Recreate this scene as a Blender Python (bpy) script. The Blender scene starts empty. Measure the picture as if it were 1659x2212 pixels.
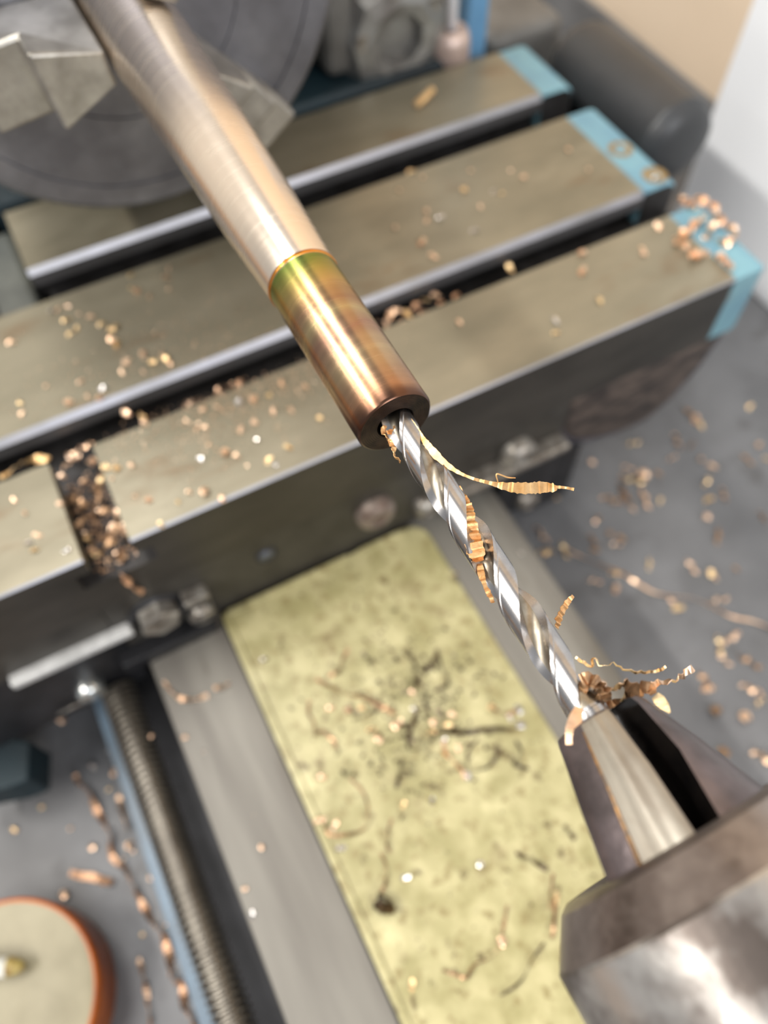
import bpy, bmesh, math, random
from mathutils import Vector, Matrix, noise as mnoise

# ------------------------------------------------------------------ camera, world, lights, exposure
SC = bpy.context.scene
COL = SC.collection
MM = 0.001                                    # the scene is modelled in millimetres, stored in metres
YA, ZA = -52.27, 75.0                         # spindle axis (runs along +X towards the tailstock)
R_ROWS = [[0.4581252615, 0.8886782691, -0.0192919361], [0.7651585223, -0.4053090811, -0.5002569186], [-0.4523866494, 0.2144189423, -0.8656620799]]
cam_data = bpy.data.cameras.new('camera')
cam = bpy.data.objects.new('camera', cam_data)
COL.objects.link(cam)
m = Matrix(((R_ROWS[0][0], -R_ROWS[1][0], -R_ROWS[2][0], 109.869 * MM),
            (R_ROWS[0][1], -R_ROWS[1][1], -R_ROWS[2][1], -83.853 * MM),
            (R_ROWS[0][2], -R_ROWS[1][2], -R_ROWS[2][2], 168.278 * MM),
            (0, 0, 0, 1)))
cam.matrix_world = m
cam_data.sensor_fit = 'VERTICAL'
cam_data.sensor_height = 24.0
cam_data.sensor_width = 24.0 * 1659 / 2212
cam_data.lens = 24.0 * 1684.83 / 2212
cam_data.clip_start = 0.005
cam_data.clip_end = 20
cam_data.dof.use_dof = True
cam_data.dof.focus_distance = 106 * MM
cam_data.dof.aperture_fstop = 7.9
cam_data.dof.aperture_blades = 0
SC.camera = cam

world = bpy.data.worlds.new('workshop_light')
SC.world = world
world.use_nodes = True
bg = world.node_tree.nodes['Background']
bg.inputs[0].default_value = (0.93, 0.96, 1.0, 1)
bg.inputs[1].default_value = 0.5

def area(name, loc, target, sx, sy, power, color):
    l = bpy.data.lights.new(name, 'AREA')
    l.shape = 'RECTANGLE'; l.size = sx; l.size_y = sy; l.energy = power; l.color = color
    o = bpy.data.objects.new(name, l); COL.objects.link(o)
    loc = Vector(loc); d = (Vector(target) - loc).normalized()
    xax = Vector((1, 0, 0)); z = -d; x = (xax - z * xax.dot(z)).normalized(); y = z.cross(x)
    o.matrix_world = Matrix(((x.x, y.x, z.x, loc.x), (x.y, y.y, z.y, loc.y), (x.z, y.z, z.z, loc.z), (0, 0, 0, 1)))
    return o
# fluorescent tube above and in front of the lathe, a ceiling panel behind it
area('ceiling_tube', (0.0, -1.0, 1.15), (0, 0, 0), 1.3, 0.06, 23, (1.0, 0.96, 0.9))
area('second_tube', (-0.1, -1.55, 1.05), (0, 0, 0), 1.3, 0.04, 5, (1.0, 0.96, 0.9))
area('ceiling_panel', (-0.55, -0.35, 1.5), (0, 0.1, 0), 0.7, 0.4, 13, (1.0, 0.97, 0.93))
# daylight from a window beyond the tailstock end
area('window_daylight', (1.8, 0.1, 1.15), (0, 0, 0), 1.0, 0.9, 27, (0.93, 0.95, 1.0))

vs = SC.view_settings
vs.view_transform = 'Standard'; vs.look = 'None'; vs.gamma = 1.0; vs.use_curve_mapping = False
vs.exposure = 0.0
SC.display_settings.display_device = 'sRGB'

# ------------------------------------------------------------------ helpers
random.seed(11)
ROOT = {}

class MB:
    """collects vertices (mm, world) and faces, then links them as one mesh object"""
    def __init__(s): s.v = []; s.f = []; s.mi = []; s.sm = []
    def add(s, verts, faces, mi=0, smooth=False):
        b = len(s.v); s.v += [tuple(p) for p in verts]
        for f in faces:
            s.f.append([i + b for i in f]); s.mi.append(mi); s.sm.append(smooth)
        return s
    def box(s, lo, hi, bev=0.0, seg=2, mi=0, smooth=False, rot=None):
        bm = bmesh.new(); bmesh.ops.create_cube(bm, size=1)
        c = [(a + b) / 2 for a, b in zip(lo, hi)]
        for v in bm.verts:
            v.co = Vector([v.co[i] * (hi[i] - lo[i]) for i in range(3)])
        if bev > 0: bmesh.ops.bevel(bm, geom=bm.edges[:], offset=bev, segments=seg, affect='EDGES', profile=0.5)
        for v in bm.verts:
            if rot is not None: v.co = rot @ v.co
            v.co += Vector(c)
        return s.bm(bm, mi, smooth)
    def bm(s, bm, mi=0, smooth=False):
        bm.verts.index_update()
        s.add([v.co[:] for v in bm.verts], [[v.index for v in f.verts] for f in bm.faces], mi, smooth)
        bm.free(); return s
    def prism(s, poly, axis, a, b, bev=0.0, seg=2, mi=0, smooth=False):
        """polygon of 2-D points extruded along axis from a to b; poly gives the two other coordinates in order"""
        def P(p, t):
            return {'x': (t, p[0], p[1]), 'y': (p[0], t, p[1]), 'z': (p[0], p[1], t)}[axis]
        bm = bmesh.new()
        A = [bm.verts.new(P(p, a)) for p in poly]; B = [bm.verts.new(P(p, b)) for p in poly]
        n = len(poly)
        bm.faces.new(A); bm.faces.new(B[::-1])
        for i in range(n): bm.faces.new((A[i], B[i], B[(i + 1) % n], A[(i + 1) % n]))
        bmesh.ops.recalc_face_normals(bm, faces=bm.faces[:])
        if bev > 0: bmesh.ops.bevel(bm, geom=bm.edges[:], offset=bev, segments=seg, affect='EDGES', profile=0.5)
        return s.bm(bm, mi, smooth)
    def lathe(s, prof, n=64, axis='x', c=(YA, ZA), mi=0, smooth=True, closed=False, a0=0.0, a1=2 * math.pi):
        """profile [(along, radius)] revolved about an axis through c (the two other coordinates)"""
        full = abs(a1 - a0 - 2 * math.pi) < 1e-6
        m = n if full else n + 1
        V = []
        for (x, r) in prof:
            for k in range(m):
                a = a0 + (a1 - a0) * k / n
                p, q = c[0] + r * math.cos(a), c[1] + r * math.sin(a)
                V.append({'x': (x, p, q), 'y': (q, x, p), 'z': (p, q, x)}[axis])
        F = []
        L = len(prof) if closed else len(prof) - 1
        for i in range(L):
            j = (i + 1) % len(prof)
            for k in range(n):
                k2 = (k + 1) % m
                F.append([i * m + k, i * m + k2, j * m + k2, j * m + k])
        s.add(V, F, mi, smooth); return s
    def tube(s, pts, r, n=8, mi=0, smooth=True, cap=True):
        pts = [Vector(p) for p in pts]; V = []; F = []
        rs = r if isinstance(r, (list, tuple)) else [r] * len(pts)
        up = Vector((0.13, 0.21, 0.97))
        for i, p in enumerate(pts):
            t = (pts[min(i + 1, len(pts) - 1)] - pts[max(i - 1, 0)]).normalized()
            a = t.cross(up)
            if a.length < 1e-3: a = t.cross(Vector((1, 0, 0)))
            a.normalize(); b = t.cross(a)
            for k in range(n):
                w = 2 * math.pi * k / n
                V.append(p + (a * math.cos(w) + b * math.sin(w)) * rs[i])
        for i in range(len(pts) - 1):
            for k in range(n):
                F.append([i * n + k, i * n + (k + 1) % n, (i + 1) * n + (k + 1) % n, (i + 1) * n + k])
        if cap: F += [list(range(n))[::-1], [(len(pts) - 1) * n + k for k in range(n)]]
        s.add(V, F, mi, smooth); return s
    def build(s, name, mats, parent=None, smooth_angle=None, recalc=False):
        org = ROOT.get(parent.name, Vector((0, 0, 0))) if parent else Vector((0, 0, 0))
        me = bpy.data.meshes.new(name)
        me.from_pydata([((p[0] - org[0]) * MM, (p[1] - org[1]) * MM, (p[2] - org[2]) * MM) for p in s.v], [], s.f)
        if not isinstance(mats, (list, tuple)): mats = [mats]
        for mt in mats: me.materials.append(mt)
        me.polygons.foreach_set('material_index', s.mi)
        me.polygons.foreach_set('use_smooth', s.sm)
        if recalc:
            bm = bmesh.new(); bm.from_mesh(me); bmesh.ops.recalc_face_normals(bm, faces=bm.faces[:]); bm.to_mesh(me); bm.free()
        if smooth_angle is not None:
            me.polygons.foreach_set('use_smooth', [True] * len(me.polygons))
            me.set_sharp_from_angle(angle=math.radians(smooth_angle))
        me.update()
        o = bpy.data.objects.new(name, me); COL.objects.link(o)
        if parent: o.parent = parent; ROOT[o.name] = org
        return o

def thing(name, label, cat, base, group=None):
    o = bpy.data.objects.new(name, None); COL.objects.link(o)
    o.empty_display_size = 0.01
    o.location = Vector(base) * MM; ROOT[o.name] = Vector(base)
    o['label'] = label; o['category'] = cat
    if group: o['group'] = group
    return o
def tag(o, label, cat, group=None):
    o['label'] = label; o['category'] = cat
    if group: o['group'] = group
    return o

# ------------------------------------------------------------------ materials (sRGB swatches)
def L(h):
    """sRGB 0-255 triple to linear"""
    return tuple(((c / 255) / 12.92 if c / 255 <= 0.04045 else ((c / 255 + 0.055) / 1.055) ** 2.4) for c in h)

def mat(name, c1, c2=None, scale=60, metal=0.0, rough=0.5, rough2=None, bump=0.0, bscale=None, stretch=(1, 1, 1), ramp=(0.35, 0.65),
        specks=None, coat=0.0, detail=4, spec=0.5, aniso=0.0):
    mt = bpy.data.materials.new(name); mt.use_nodes = True
    nt = mt.node_tree; N = nt.nodes; K = nt.links
    b = N['Principled BSDF']
    b.inputs['Metallic'].default_value = metal; b.inputs['Roughness'].default_value = rough
    b.inputs['Base Color'].default_value = (*c1, 1)
    b.inputs['Specular IOR Level'].default_value = spec
    b.inputs['Coat Weight'].default_value = coat; b.inputs['Coat Roughness'].default_value = 0.12
    if aniso: b.inputs['Anisotropic'].default_value = aniso
    tc = N.new('ShaderNodeTexCoord'); mp = N.new('ShaderNodeMapping'); mp.inputs['Scale'].default_value = stretch
    K.new(tc.outputs['Object'], mp.inputs[0])
    col = None
    if c2 is not None or rough2 is not None:
        nz = N.new('ShaderNodeTexNoise'); nz.inputs['Scale'].default_value = scale; nz.inputs['Detail'].default_value = detail
        nz.inputs['Roughness'].default_value = 0.6
        K.new(mp.outputs[0], nz.inputs['Vector'])
        rp = N.new('ShaderNodeMapRange'); rp.inputs[1].default_value = ramp[0]; rp.inputs[2].default_value = ramp[1]
        K.new(nz.outputs[0], rp.inputs[0])
        if c2 is not None:
            mx = N.new('ShaderNodeMix'); mx.data_type = 'RGBA'
            mx.inputs[6].default_value = (*c1, 1); mx.inputs[7].default_value = (*c2, 1)
            K.new(rp.outputs[0], mx.inputs[0]); col = mx.outputs[2]
        if rough2 is not None:
            mr = N.new('ShaderNodeMapRange'); mr.inputs[3].default_value = rough; mr.inputs[4].default_value = rough2
            K.new(rp.outputs[0], mr.inputs[0]); K.new(mr.outputs[0], b.inputs['Roughness'])
    for sp in (specks or []):
        # sp: colour, scale, low, high  - blotches of another colour
        n2 = N.new('ShaderNodeTexNoise'); n2.inputs['Scale'].default_value = sp[1]; n2.inputs['Detail'].default_value = 5
        n2.inputs['Roughness'].default_value = 0.62
        mp2 = N.new('ShaderNodeMapping'); mp2.inputs['Location'].default_value = (sp[1] * 0.013, 0.37, 0.11); mp2.inputs['Scale'].default_value = stretch
        K.new(tc.outputs['Object'], mp2.inputs[0]); K.new(mp2.outputs[0], n2.inputs['Vector'])
        r2 = N.new('ShaderNodeMapRange'); r2.inputs[1].default_value = sp[2]; r2.inputs[2].default_value = sp[3]
        if len(sp) > 4: r2.inputs[4].default_value = sp[4]
        K.new(n2.outputs[0], r2.inputs[0])
        mx = N.new('ShaderNodeMix'); mx.data_type = 'RGBA'
        if col is None: mx.inputs[6].default_value = (*c1, 1)
        else: K.new(col, mx.inputs[6])
        mx.inputs[7].default_value = (*sp[0], 1)
        K.new(r2.outputs[0], mx.inputs[0]); col = mx.outputs[2]
    if col is not None: K.new(col, b.inputs['Base Color'])
    if bump:
        nb = N.new('ShaderNodeTexNoise'); nb.inputs['Scale'].default_value = bscale or scale * 3; nb.inputs['Detail'].default_value = 3
        K.new(mp.outputs[0], nb.inputs['Vector'])
        bp = N.new('ShaderNodeBump'); bp.inputs['Strength'].default_value = bump; bp.inputs['Distance'].default_value = 0.0004
        K.new(nb.outputs[0], bp.inputs['Height']); K.new(bp.outputs[0], b.inputs['Normal'])
    return mt

M = {}
M['slide_top'] = mat('ground_steel', L((143, 136, 117)), L((121, 115, 97)), scale=45, metal=0.55, rough=0.34, rough2=0.46, stretch=(1, .35, 1), bump=.08, bscale=900,
                     specks=[(L((112, 88, 62)), 70, .58, .74, .7), (L((165, 158, 138)), 30, .6, .75, .6)])
M['slot_dark'] = mat('dark_slot_steel', L((62, 60, 60)), L((42, 40, 38)), scale=120, metal=0.5, rough=0.5)  # slot insides coloured darker than the slide top
M['blue'] = mat('light_blue_paint', L((112, 152, 162)), L((94, 132, 150)), scale=60, rough=0.42, bump=.1, bscale=300, specks=[(L((140, 118, 78)), 110, .62, .7, .85)])
M['blue2'] = mat('mid_blue_paint', L((104, 150, 186)), L((90, 132, 166)), scale=30, rough=0.4)
M['teal'] = mat('dark_teal_paint', L((8, 36, 44)), L((4, 20, 26)), scale=30, rough=0.6)
M['saddle'] = mat('dark_saddle_iron', L((74, 71, 66)), L((54, 51, 47)), scale=70, metal=0.45, rough=0.45, bump=.15, bscale=500)
M['black'] = mat('black_oily_iron', L((44, 44, 47)), L((28, 28, 30)), scale=90, metal=0.3, rough=0.42, bump=.15)
M['cast'] = mat('rough_rusty_casting', L((92, 80, 72)), L((46, 40, 38)), scale=170, metal=0.2, rough=0.7, bump=1.0, bscale=260, ramp=(.4, .6), stretch=(1, .5, 1.4))
M['bright'] = mat('bright_steel', L((176, 176, 174)), L((140, 138, 134)), scale=200, metal=0.85, rough=0.3)
M['zinc'] = mat('zinc_plated_steel', L((205, 208, 206)), metal=0.9, rough=0.22)
M['bolt'] = mat('worn_bolt_steel', L((170, 166, 158)), L((104, 96, 88)), scale=250, metal=0.7, rough=0.36, bump=.2)
M['rustbolt'] = mat('rusty_bolt_steel', L((150, 138, 128)), L((100, 82, 72)), scale=250, metal=0.5, rough=0.5, bump=.3)
M['slide_front'] = mat('dark_slide_front', L((72, 68, 63)), L((54, 51, 47)), scale=60, metal=0.5, rough=0.42, stretch=(1, .4, 1), bump=.1, bscale=500)  # front face coloured darker than the ground top
M['bed'] = mat('bed_way_iron', L((144, 141, 132)), L((108, 104, 98)), scale=35, metal=0.5, rough=0.5, rough2=0.6, stretch=(.12, 1, 1), bump=.06, bscale=600,
               specks=[(L((92, 86, 76)), 60, .52, .7, .8), (L((74, 66, 54)), 150, .66, .74, .7)])
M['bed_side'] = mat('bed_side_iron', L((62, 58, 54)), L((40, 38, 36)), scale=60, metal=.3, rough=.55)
M['bedblue'] = mat('worn_blue_grey_paint', L((116, 138, 156)), L((100, 112, 122)), scale=30, rough=.35)
M['yellow'] = mat('oil_stained_yellow_paint', L((178, 170, 127)), L((148, 141, 97)), scale=95, rough=0.42, ramp=(.38, .62), coat=.3, bump=.25, bscale=220,
                  specks=[(L((134, 122, 80)), 260, .55, .63, .85), (L((88, 74, 42)), 190, .61, .68, .9), (L((104, 86, 48)), 62, .58, .72, .8), (L((214, 206, 160)), 40, .56, .7, .7)])
M['screw'] = mat('leadscrew_steel', L((142, 136, 126)), L((118, 112, 104)), scale=90, metal=.85, rough=.36)
M['tray'] = mat('grey_tray_enamel', L((112, 112, 113)), L((92, 92, 93)), scale=22, rough=.3, rough2=.5, bump=.05, bscale=150,
                specks=[(L((70, 68, 66)), 60, .58, .72, .7), (L((64, 62, 60)), 16, .56, .72, .75)])
M['white'] = mat('white_board', L((243, 245, 248)), L((240, 243, 247)), scale=4, rough=.6)
M['wall'] = mat('tan_wall_paint', L((228, 208, 184)), L((222, 201, 175)), scale=6, rough=.85)
M['chuck'] = mat('turned_chuck_steel', L((136, 137, 144)), L((108, 108, 113)), scale=60, metal=.8, rough=.36, rough2=.46)
M['jaw'] = mat('hardened_jaw_steel', L((176, 172, 164)), L((138, 134, 126)), scale=120, metal=.7, rough=.34, bump=.1)
M['iron'] = mat('grey_painted_iron', L((112, 110, 106)), L((84, 82, 78)), scale=40, metal=.2, rough=.45, bump=.15)
M['iron_hi'] = mat('polished_iron_casting', L((150, 150, 146)), L((108, 104, 100)), scale=60, metal=.5, rough=.32)
M['motor'] = mat('dark_grey_enamel', L((50, 51, 53)), L((42, 43, 44)), scale=30, rough=.42)
M['boss'] = mat('pinkish_bushing', L((206, 184, 172)), L((170, 150, 140)), scale=90, metal=.4, rough=.4)
M['drill'] = mat('polished_drill_steel', L((178, 176, 175)), L((160, 157, 156)), scale=400, metal=1.0, rough=.24, rough2=.3)
M['flute'] = mat('dull_flute_steel', L((168, 160, 146)), L((132, 122, 106)), scale=300, metal=1.0, rough=.3, rough2=.42, stretch=(1, 1, 1))
M['dc_dark'] = mat('blued_chuck_steel', L((108, 97, 97)), L((78, 70, 69)), scale=150, metal=.65, rough=.36, bump=.25, bscale=700, specks=[(L((60, 50, 44)), 90, .6, .7, .8)])
M['dc_mid'] = mat('worn_blued_collar', L((150, 140, 133)), L((100, 90, 85)), scale=90, metal=.7, rough=.34, bump=.2, bscale=700, specks=[(L((64, 54, 48)), 70, .58, .68, .8)])
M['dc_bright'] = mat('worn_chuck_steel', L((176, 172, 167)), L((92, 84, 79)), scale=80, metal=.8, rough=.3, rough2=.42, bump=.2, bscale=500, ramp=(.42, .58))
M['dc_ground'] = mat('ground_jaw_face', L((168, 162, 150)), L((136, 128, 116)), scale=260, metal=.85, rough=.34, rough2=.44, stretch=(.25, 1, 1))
M['dc_black'] = mat('black_jaw_gap', L((20, 17, 15)), L((9, 8, 8)), scale=200, rough=.15, spec=.6)  # glossy black for the jaw sides and the well between them
M['orange_dust'] = mat('bronze_dust_line', L((172, 130, 80)), L((112, 96, 82)), scale=900, metal=.5, rough=.45)
M['tub_in'] = mat('cream_paste', L((146, 138, 112)), L((120, 112, 86)), scale=40, rough=.45)
M['tub_out'] = mat('orange_brown_glaze', L((196, 104, 16)), L((124, 54, 10)), scale=50, rough=.35, ramp=(.3, .7))
M['brush'] = mat('white_plastic', L((236, 236, 226)), rough=.25)
M['tip'] = mat('yellowed_brush_tip', L((176, 158, 92)), L((120, 96, 50)), scale=400, rough=.5)
M['chip'] = mat('bronze_chip', L((246, 214, 184)), L((232, 188, 150)), scale=700, metal=.9, rough=.3)
M['copper'] = mat('dull_copper_chip', L((226, 184, 150)), L((190, 144, 110)), scale=500, metal=.9, rough=.36)
M['packed'] = mat('packed_bronze_chip', L((226, 184, 134)), L((196, 146, 92)), scale=700, metal=.9, rough=.42, bump=.15, bscale=1500)
M['ribbon'] = mat('golden_ribbon_chip', L((228, 190, 140)), L((200, 150, 92)), scale=380, metal=.95, rough=.34)
M['edge'] = mat('caught_light_edge', L((160, 160, 166)), L((136, 135, 136)), scale=90, metal=.75, rough=.42, stretch=(1, .3, 1))  # brighter colour paints in the light caught by the chamfers
M['lip'] = mat('lit_slot_wall_steel', L((104, 102, 102)), L((84, 82, 80)), scale=60, metal=.5, rough=.45, stretch=(1, .3, 1))  # light on the slot wall put into a paler tone than the floor
M['gold'] = mat('golden_bronze_chip', L((250, 224, 176)), L((232, 188, 130)), scale=500, metal=1.0, rough=.3, bump=.1, bscale=1500)
M['chip_dark'] = mat('oily_brown_swarf', L((190, 152, 116)), L((118, 90, 64)), scale=500, metal=.7, rough=.3)
M['chip_black'] = mat('oily_black_swarf', L((92, 74, 46)), L((48, 36, 22)), scale=500, metal=.3, rough=.3)
M['silver_chip'] = mat('pale_chip', L((220, 216, 212)), metal=1.0, rough=.2)

def bar_material():
    mt = bpy.data.materials.new('oiled_bronze'); mt.use_nodes = True
    nt = mt.node_tree; N = nt.nodes; K = nt.links; b = N['Principled BSDF']
    b.inputs['Metallic'].default_value = 1.0
    tc = N.new('ShaderNodeTexCoord'); sx = N.new('ShaderNodeSeparateXYZ'); K.new(tc.outputs['Object'], sx.inputs[0])
    # fine turning rings: noise that changes along the axis only; broad stains: slow noise
    mp = N.new('ShaderNodeMapping'); mp.inputs['Scale'].default_value = (1, .04, .04); K.new(tc.outputs['Object'], mp.inputs[0])
    ring = N.new('ShaderNodeTexNoise'); ring.inputs['Scale'].default_value = 900; ring.inputs['Detail'].default_value = 3; K.new(mp.outputs[0], ring.inputs['Vector'])
    mp2 = N.new('ShaderNodeMapping'); mp2.inputs['Scale'].default_value = (1, .5, .5); K.new(tc.outputs['Object'], mp2.inputs[0])
    st = N.new('ShaderNodeTexNoise'); st.inputs['Scale'].default_value = 150; st.inputs['Detail'].default_value = 2; K.new(mp2.outputs[0], st.inputs['Vector'])
    # position along the bar, wobbled by the stain noise; object x = 0 at the drilled face, in metres
    a = N.new('ShaderNodeMath'); a.operation = 'MULTIPLY_ADD'; a.inputs[1].default_value = 0.008; a.inputs[2].default_value = -0.004; K.new(st.outputs[0], a.inputs[0])
    s = N.new('ShaderNodeMath'); s.operation = 'ADD'; K.new(sx.outputs[0], s.inputs[0]); K.new(a.outputs[0], s.inputs[1])
    mr = N.new('ShaderNodeMapRange'); mr.inputs[1].default_value = -0.040; mr.inputs[2].default_value = 0.0; K.new(s.outputs[0], mr.inputs[0])
    cr = N.new('ShaderNodeValToRGB'); K.new(mr.outputs[0], cr.inputs[0])
    el = cr.color_ramp.elements
    stops = [(0.0, (118, 136, 92)), (.2, (128, 138, 70)), (.28, (176, 158, 92)), (.37, (190, 160, 106)), (.45, (166, 132, 102)), (.54, (186, 164, 122)), (.64, (162, 126, 104)), (.74, (184, 158, 122)), (.84, (172, 138, 108)), (.92, (170, 128, 98)), (.97, (120, 88, 70)), (1.0, (96, 70, 58))]
    el[0].position = 0; el[0].color = (*L(stops[0][1]), 1); el[1].position = 1; el[1].color = (*L(stops[-1][1]), 1)
    for p, c in stops[1:-1]:
        e = el.new(p); e.color = (*L(c), 1)
    # dry bronze beyond the oiled end
    dry = N.new('ShaderNodeMix'); dry.data_type = 'RGBA'; dry.inputs[6].default_value = (*L((236, 220, 204)), 1); dry.inputs[7].default_value = (*L((242, 228, 210)), 1)
    K.new(ring.outputs[0], dry.inputs[0])
    gt = N.new('ShaderNodeMath'); gt.operation = 'GREATER_THAN'; gt.inputs[1].default_value = -0.0325; K.new(sx.outputs[0], gt.inputs[0])
    mx = N.new('ShaderNodeMix'); mx.data_type = 'RGBA'; K.new(gt.outputs[0], mx.inputs[0]); K.new(dry.outputs[2], mx.inputs[6]); K.new(cr.outputs[0], mx.inputs[7])
    mult = N.new('ShaderNodeMix'); mult.data_type = 'RGBA'; mult.blend_type = 'MULTIPLY'; fac = N.new('ShaderNodeMath'); fac.operation = 'MULTIPLY_ADD'; fac.inputs[1].default_value = .22; fac.inputs[2].default_value = .03; K.new(gt.outputs[0], fac.inputs[0]); K.new(fac.outputs[0], mult.inputs[0])
    K.new(mx.outputs[2], mult.inputs[6]); K.new(ring.outputs[0], mult.inputs[7]); K.new(mult.outputs[2], b.inputs['Base Color'])
    rr = N.new('ShaderNodeMapRange'); rr.inputs[3].default_value = .22; rr.inputs[4].default_value = .31; K.new(ring.outputs[0], rr.inputs[0]); K.new(rr.outputs[0], b.inputs['Roughness'])
    bp = N.new('ShaderNodeBump'); bp.inputs['Strength'].default_value = .06; bp.inputs['Distance'].default_value = .00012
    K.new(ring.outputs[0], bp.inputs['Height']); K.new(bp.outputs[0], b.inputs['Normal'])
    return mt
M['bar'] = bar_material()
M['bar_face'] = mat('dark_turned_bronze_face', L((70, 56, 47)), L((38, 31, 27)), scale=300, metal=.9, rough=.3, rough2=.42)
M['bar_ring'] = mat('orange_bronze_edge', L((214, 140, 60)), metal=1.0, rough=.25)

# ------------------------------------------------------------------ where the chips lie (mm)
MID_R=[[-89.9,25.5],[-85.4,27.5],[-80.7,43.0],[-74.5,54.7],[-69.5,56.5],[-74.4,77.5],[-62.6,77.6],[-83.5,17.8],[-73.3,36.3],[-65.9,46.3],[-68.3,44.3],[-64.0,36.9],[-70.4,20.5],[-66.4,18.7],[-65.4,22.8],[-68.3,8.5],[-55.1,29.5],[-58.0,12.1],[-51.4,12.5],[-48.8,94.2]]
NEAR_R=[[-23.4,70.3],[-21.6,69.4],[-30.5,53.0],[-23.9,48.5],[-12.0,46.5],[-24.0,6.0],[-11.3,30.6],[-7.5,28.1],[-29.0,80.6]]
MID_L=[[-88.2,-72.0],[-82.9,-74.0],[-80.6,-72.7],[-85.1,-61.2],[-81.8,-63.1],[-77.0,-64.1],[-77.0,-70.0],[-84.9,-97.9],[-84.8,-95.9],[-84.7,-92.8],[-80.0,-90.8],[-77.0,-87.9],[-79.2,-94.7],[-74.7,-93.0],[-73.5,-95.3],[-72.8,-85.8],[-69.1,-84.3],[-70.0,-82.3],[-78.3,-111.3],[-65.3,-85.5],[-62.9,-84.5],[-53.6,-74.3],[-56.0,-83.1],[-55.2,-84.3],[-52.6,-86.5],[-51.0,-73.7],[-48.8,-73.2],[-51.7,-77.7],[-49.7,-81.1],[-49.3,-92.6],[-46.2,-94.5],[-48.7,-97.4],[-57.8,-106.6],[-51.4,-115.1],[-55.1,-114.5],[-56.2,-78.9],[-49.1,-102.5],[-54.8,-97.6]]
NEAR_C=[[-26.8,-61.1],[-25.9,-57.5],[-25.3,-53.3],[-19.9,-54.3],[-18.0,-49.8],[-11.9,-44.3],[-23.7,-43.1],[-27.9,-48.4],[-18.8,-60.1],[-18.4,-64.3],[-13.4,-61.6],[-17.8,-73.7],[-7.1,-55.4],[-14.5,-76.9],[-13.2,-70.7],[-11.0,-68.5],[-3.4,-60.6],[-5.8,-61.5],[-0.4,-76.5],[-6.3,-83.3],[-4.5,-79.8],[-33.2,-73.1],[-29.3,-70.9],[-28.4,-67.2],[-23.2,-72.4],[-24.3,-74.3],[-32.5,-86.4],[-11.7,-96.0],[-19.5,-99.4],[-21.9,-97.4],[-23.6,-99.8],[-21.1,-93.8],[-8.9,-93.1],[-4.8,-86.8],[-0.6,-92.9]]
NEAR_L=[[-12.2,-121.0],[-8.4,-122.7],[-19.8,-122.2],[-11.2,-123.4],[-25.2,-123.7],[-18.5,-113.5],[-4.6,-115.5]]
SLOT=[[-39.3,-104.1],[-35.2,-103.5],[-30.0,-103.3],[-35.8,-110.0],[-29.8,-107.2],[-27.0,-105.3],[-32.7,-111.9],[-25.7,-112.2],[-23.0,-111.9],[-21.7,-109.6],[-22.4,-105.9],[-18.0,-102.5],[-17.0,-104.8],[-16.7,-109.0],[-13.1,-105.4],[-9.6,-104.4],[-10.2,-107.9],[-4.0,-105.5],[-6.7,-111.3],[-1.0,-111.1],[-8.0,-111.6],[-16.5,-111.1],[-10.9,-102.0],[-14.2,-113.1],[-6.7,-106.7],[-39.3,-107.6],[-19.7,-109.1]]
TRAY_R=[[-15.8,95.4],[-7.7,112.3],[-12.7,126.7],[-9.6,126.9],[-16.5,127.1],[-7.5,152.4],[10.5,141.9],[4.5,115.6],[9.7,117.5],[13.8,133.0],[17.6,140.2],[-15.6,74.3],[2.1,95.5],[-0.1,89.6],[-0.0,84.6],[-4.2,81.9],[-6.5,86.1],[-1.7,88.3],[11.2,75.6],[13.0,88.1],[9.9,83.1],[4.0,70.3],[2.0,76.6],[5.5,76.5],[14.8,110.8],[21.9,105.8],[22.9,112.6],[38.7,119.4],[28.3,99.9],[37.5,98.1],[8.2,60.2],[3.7,35.8],[15.2,52.9],[20.1,63.5],[16.1,60.8],[-1.9,105.3],[-3.4,116.8],[-8.2,50.6],[11.5,33.5],[19.7,51.1],[21.0,60.2],[15.8,52.7],[14.1,40.6],[31.9,52.4],[30.5,43.5],[37.5,48.3],[34.7,66.4],[49.0,85.0],[51.4,85.3],[59.0,80.8],[43.3,80.6],[54.9,64.8],[74.0,69.1],[73.8,74.7],[84.0,74.8],[82.1,56.1],[79.0,67.1],[52.6,64.4],[52.1,95.0],[99.0,59.4],[92.4,51.9],[97.0,67.9],[105.0,44.7],[84.8,53.9],[92.1,67.8],[113.4,55.8]]
STRAND_R=[[12.8,40.3],[19.7,44.5],[25.2,48.4],[32.7,54.0],[40.1,57.4],[46.6,61.3],[54.3,71.8],[61.0,76.4],[67.2,80.1],[72.7,86.5],[79.2,90.9]]
TRAY_L=[[5.7,-144.9],[8.3,-151.2],[18.1,-149.1],[13.3,-171.4],[24.4,-164.4],[16.1,-181.2],[33.5,-159.5],[40.9,-147.5],[41.7,-151.3],[51.1,-145.3],[66.5,-145.1],[65.8,-152.9],[43.1,-171.7],[-12.9,-156.8],[7.5,-130.1],[34.7,-129.4],[13.9,-145.4],[38.5,-148.3]]
S1=[[8.3,-157.8],[11.2,-157.4],[16.6,-155.3],[22.8,-154.7],[27.5,-153.7],[32.8,-152.9],[39.4,-154.2],[45.6,-151.4],[51.2,-150.9],[56.2,-150.1],[62.0,-149.0],[67.1,-147.6],[71.1,-146.7],[77.2,-147.3],[81.6,-148.2],[84.7,-146.2],[89.5,-147.3],[93.8,-146.6],[97.8,-146.6]]
S2=[[71.5,-155.6],[75.6,-155.8],[80.2,-156.3],[84.5,-157.0],[89.9,-158.1]]
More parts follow.
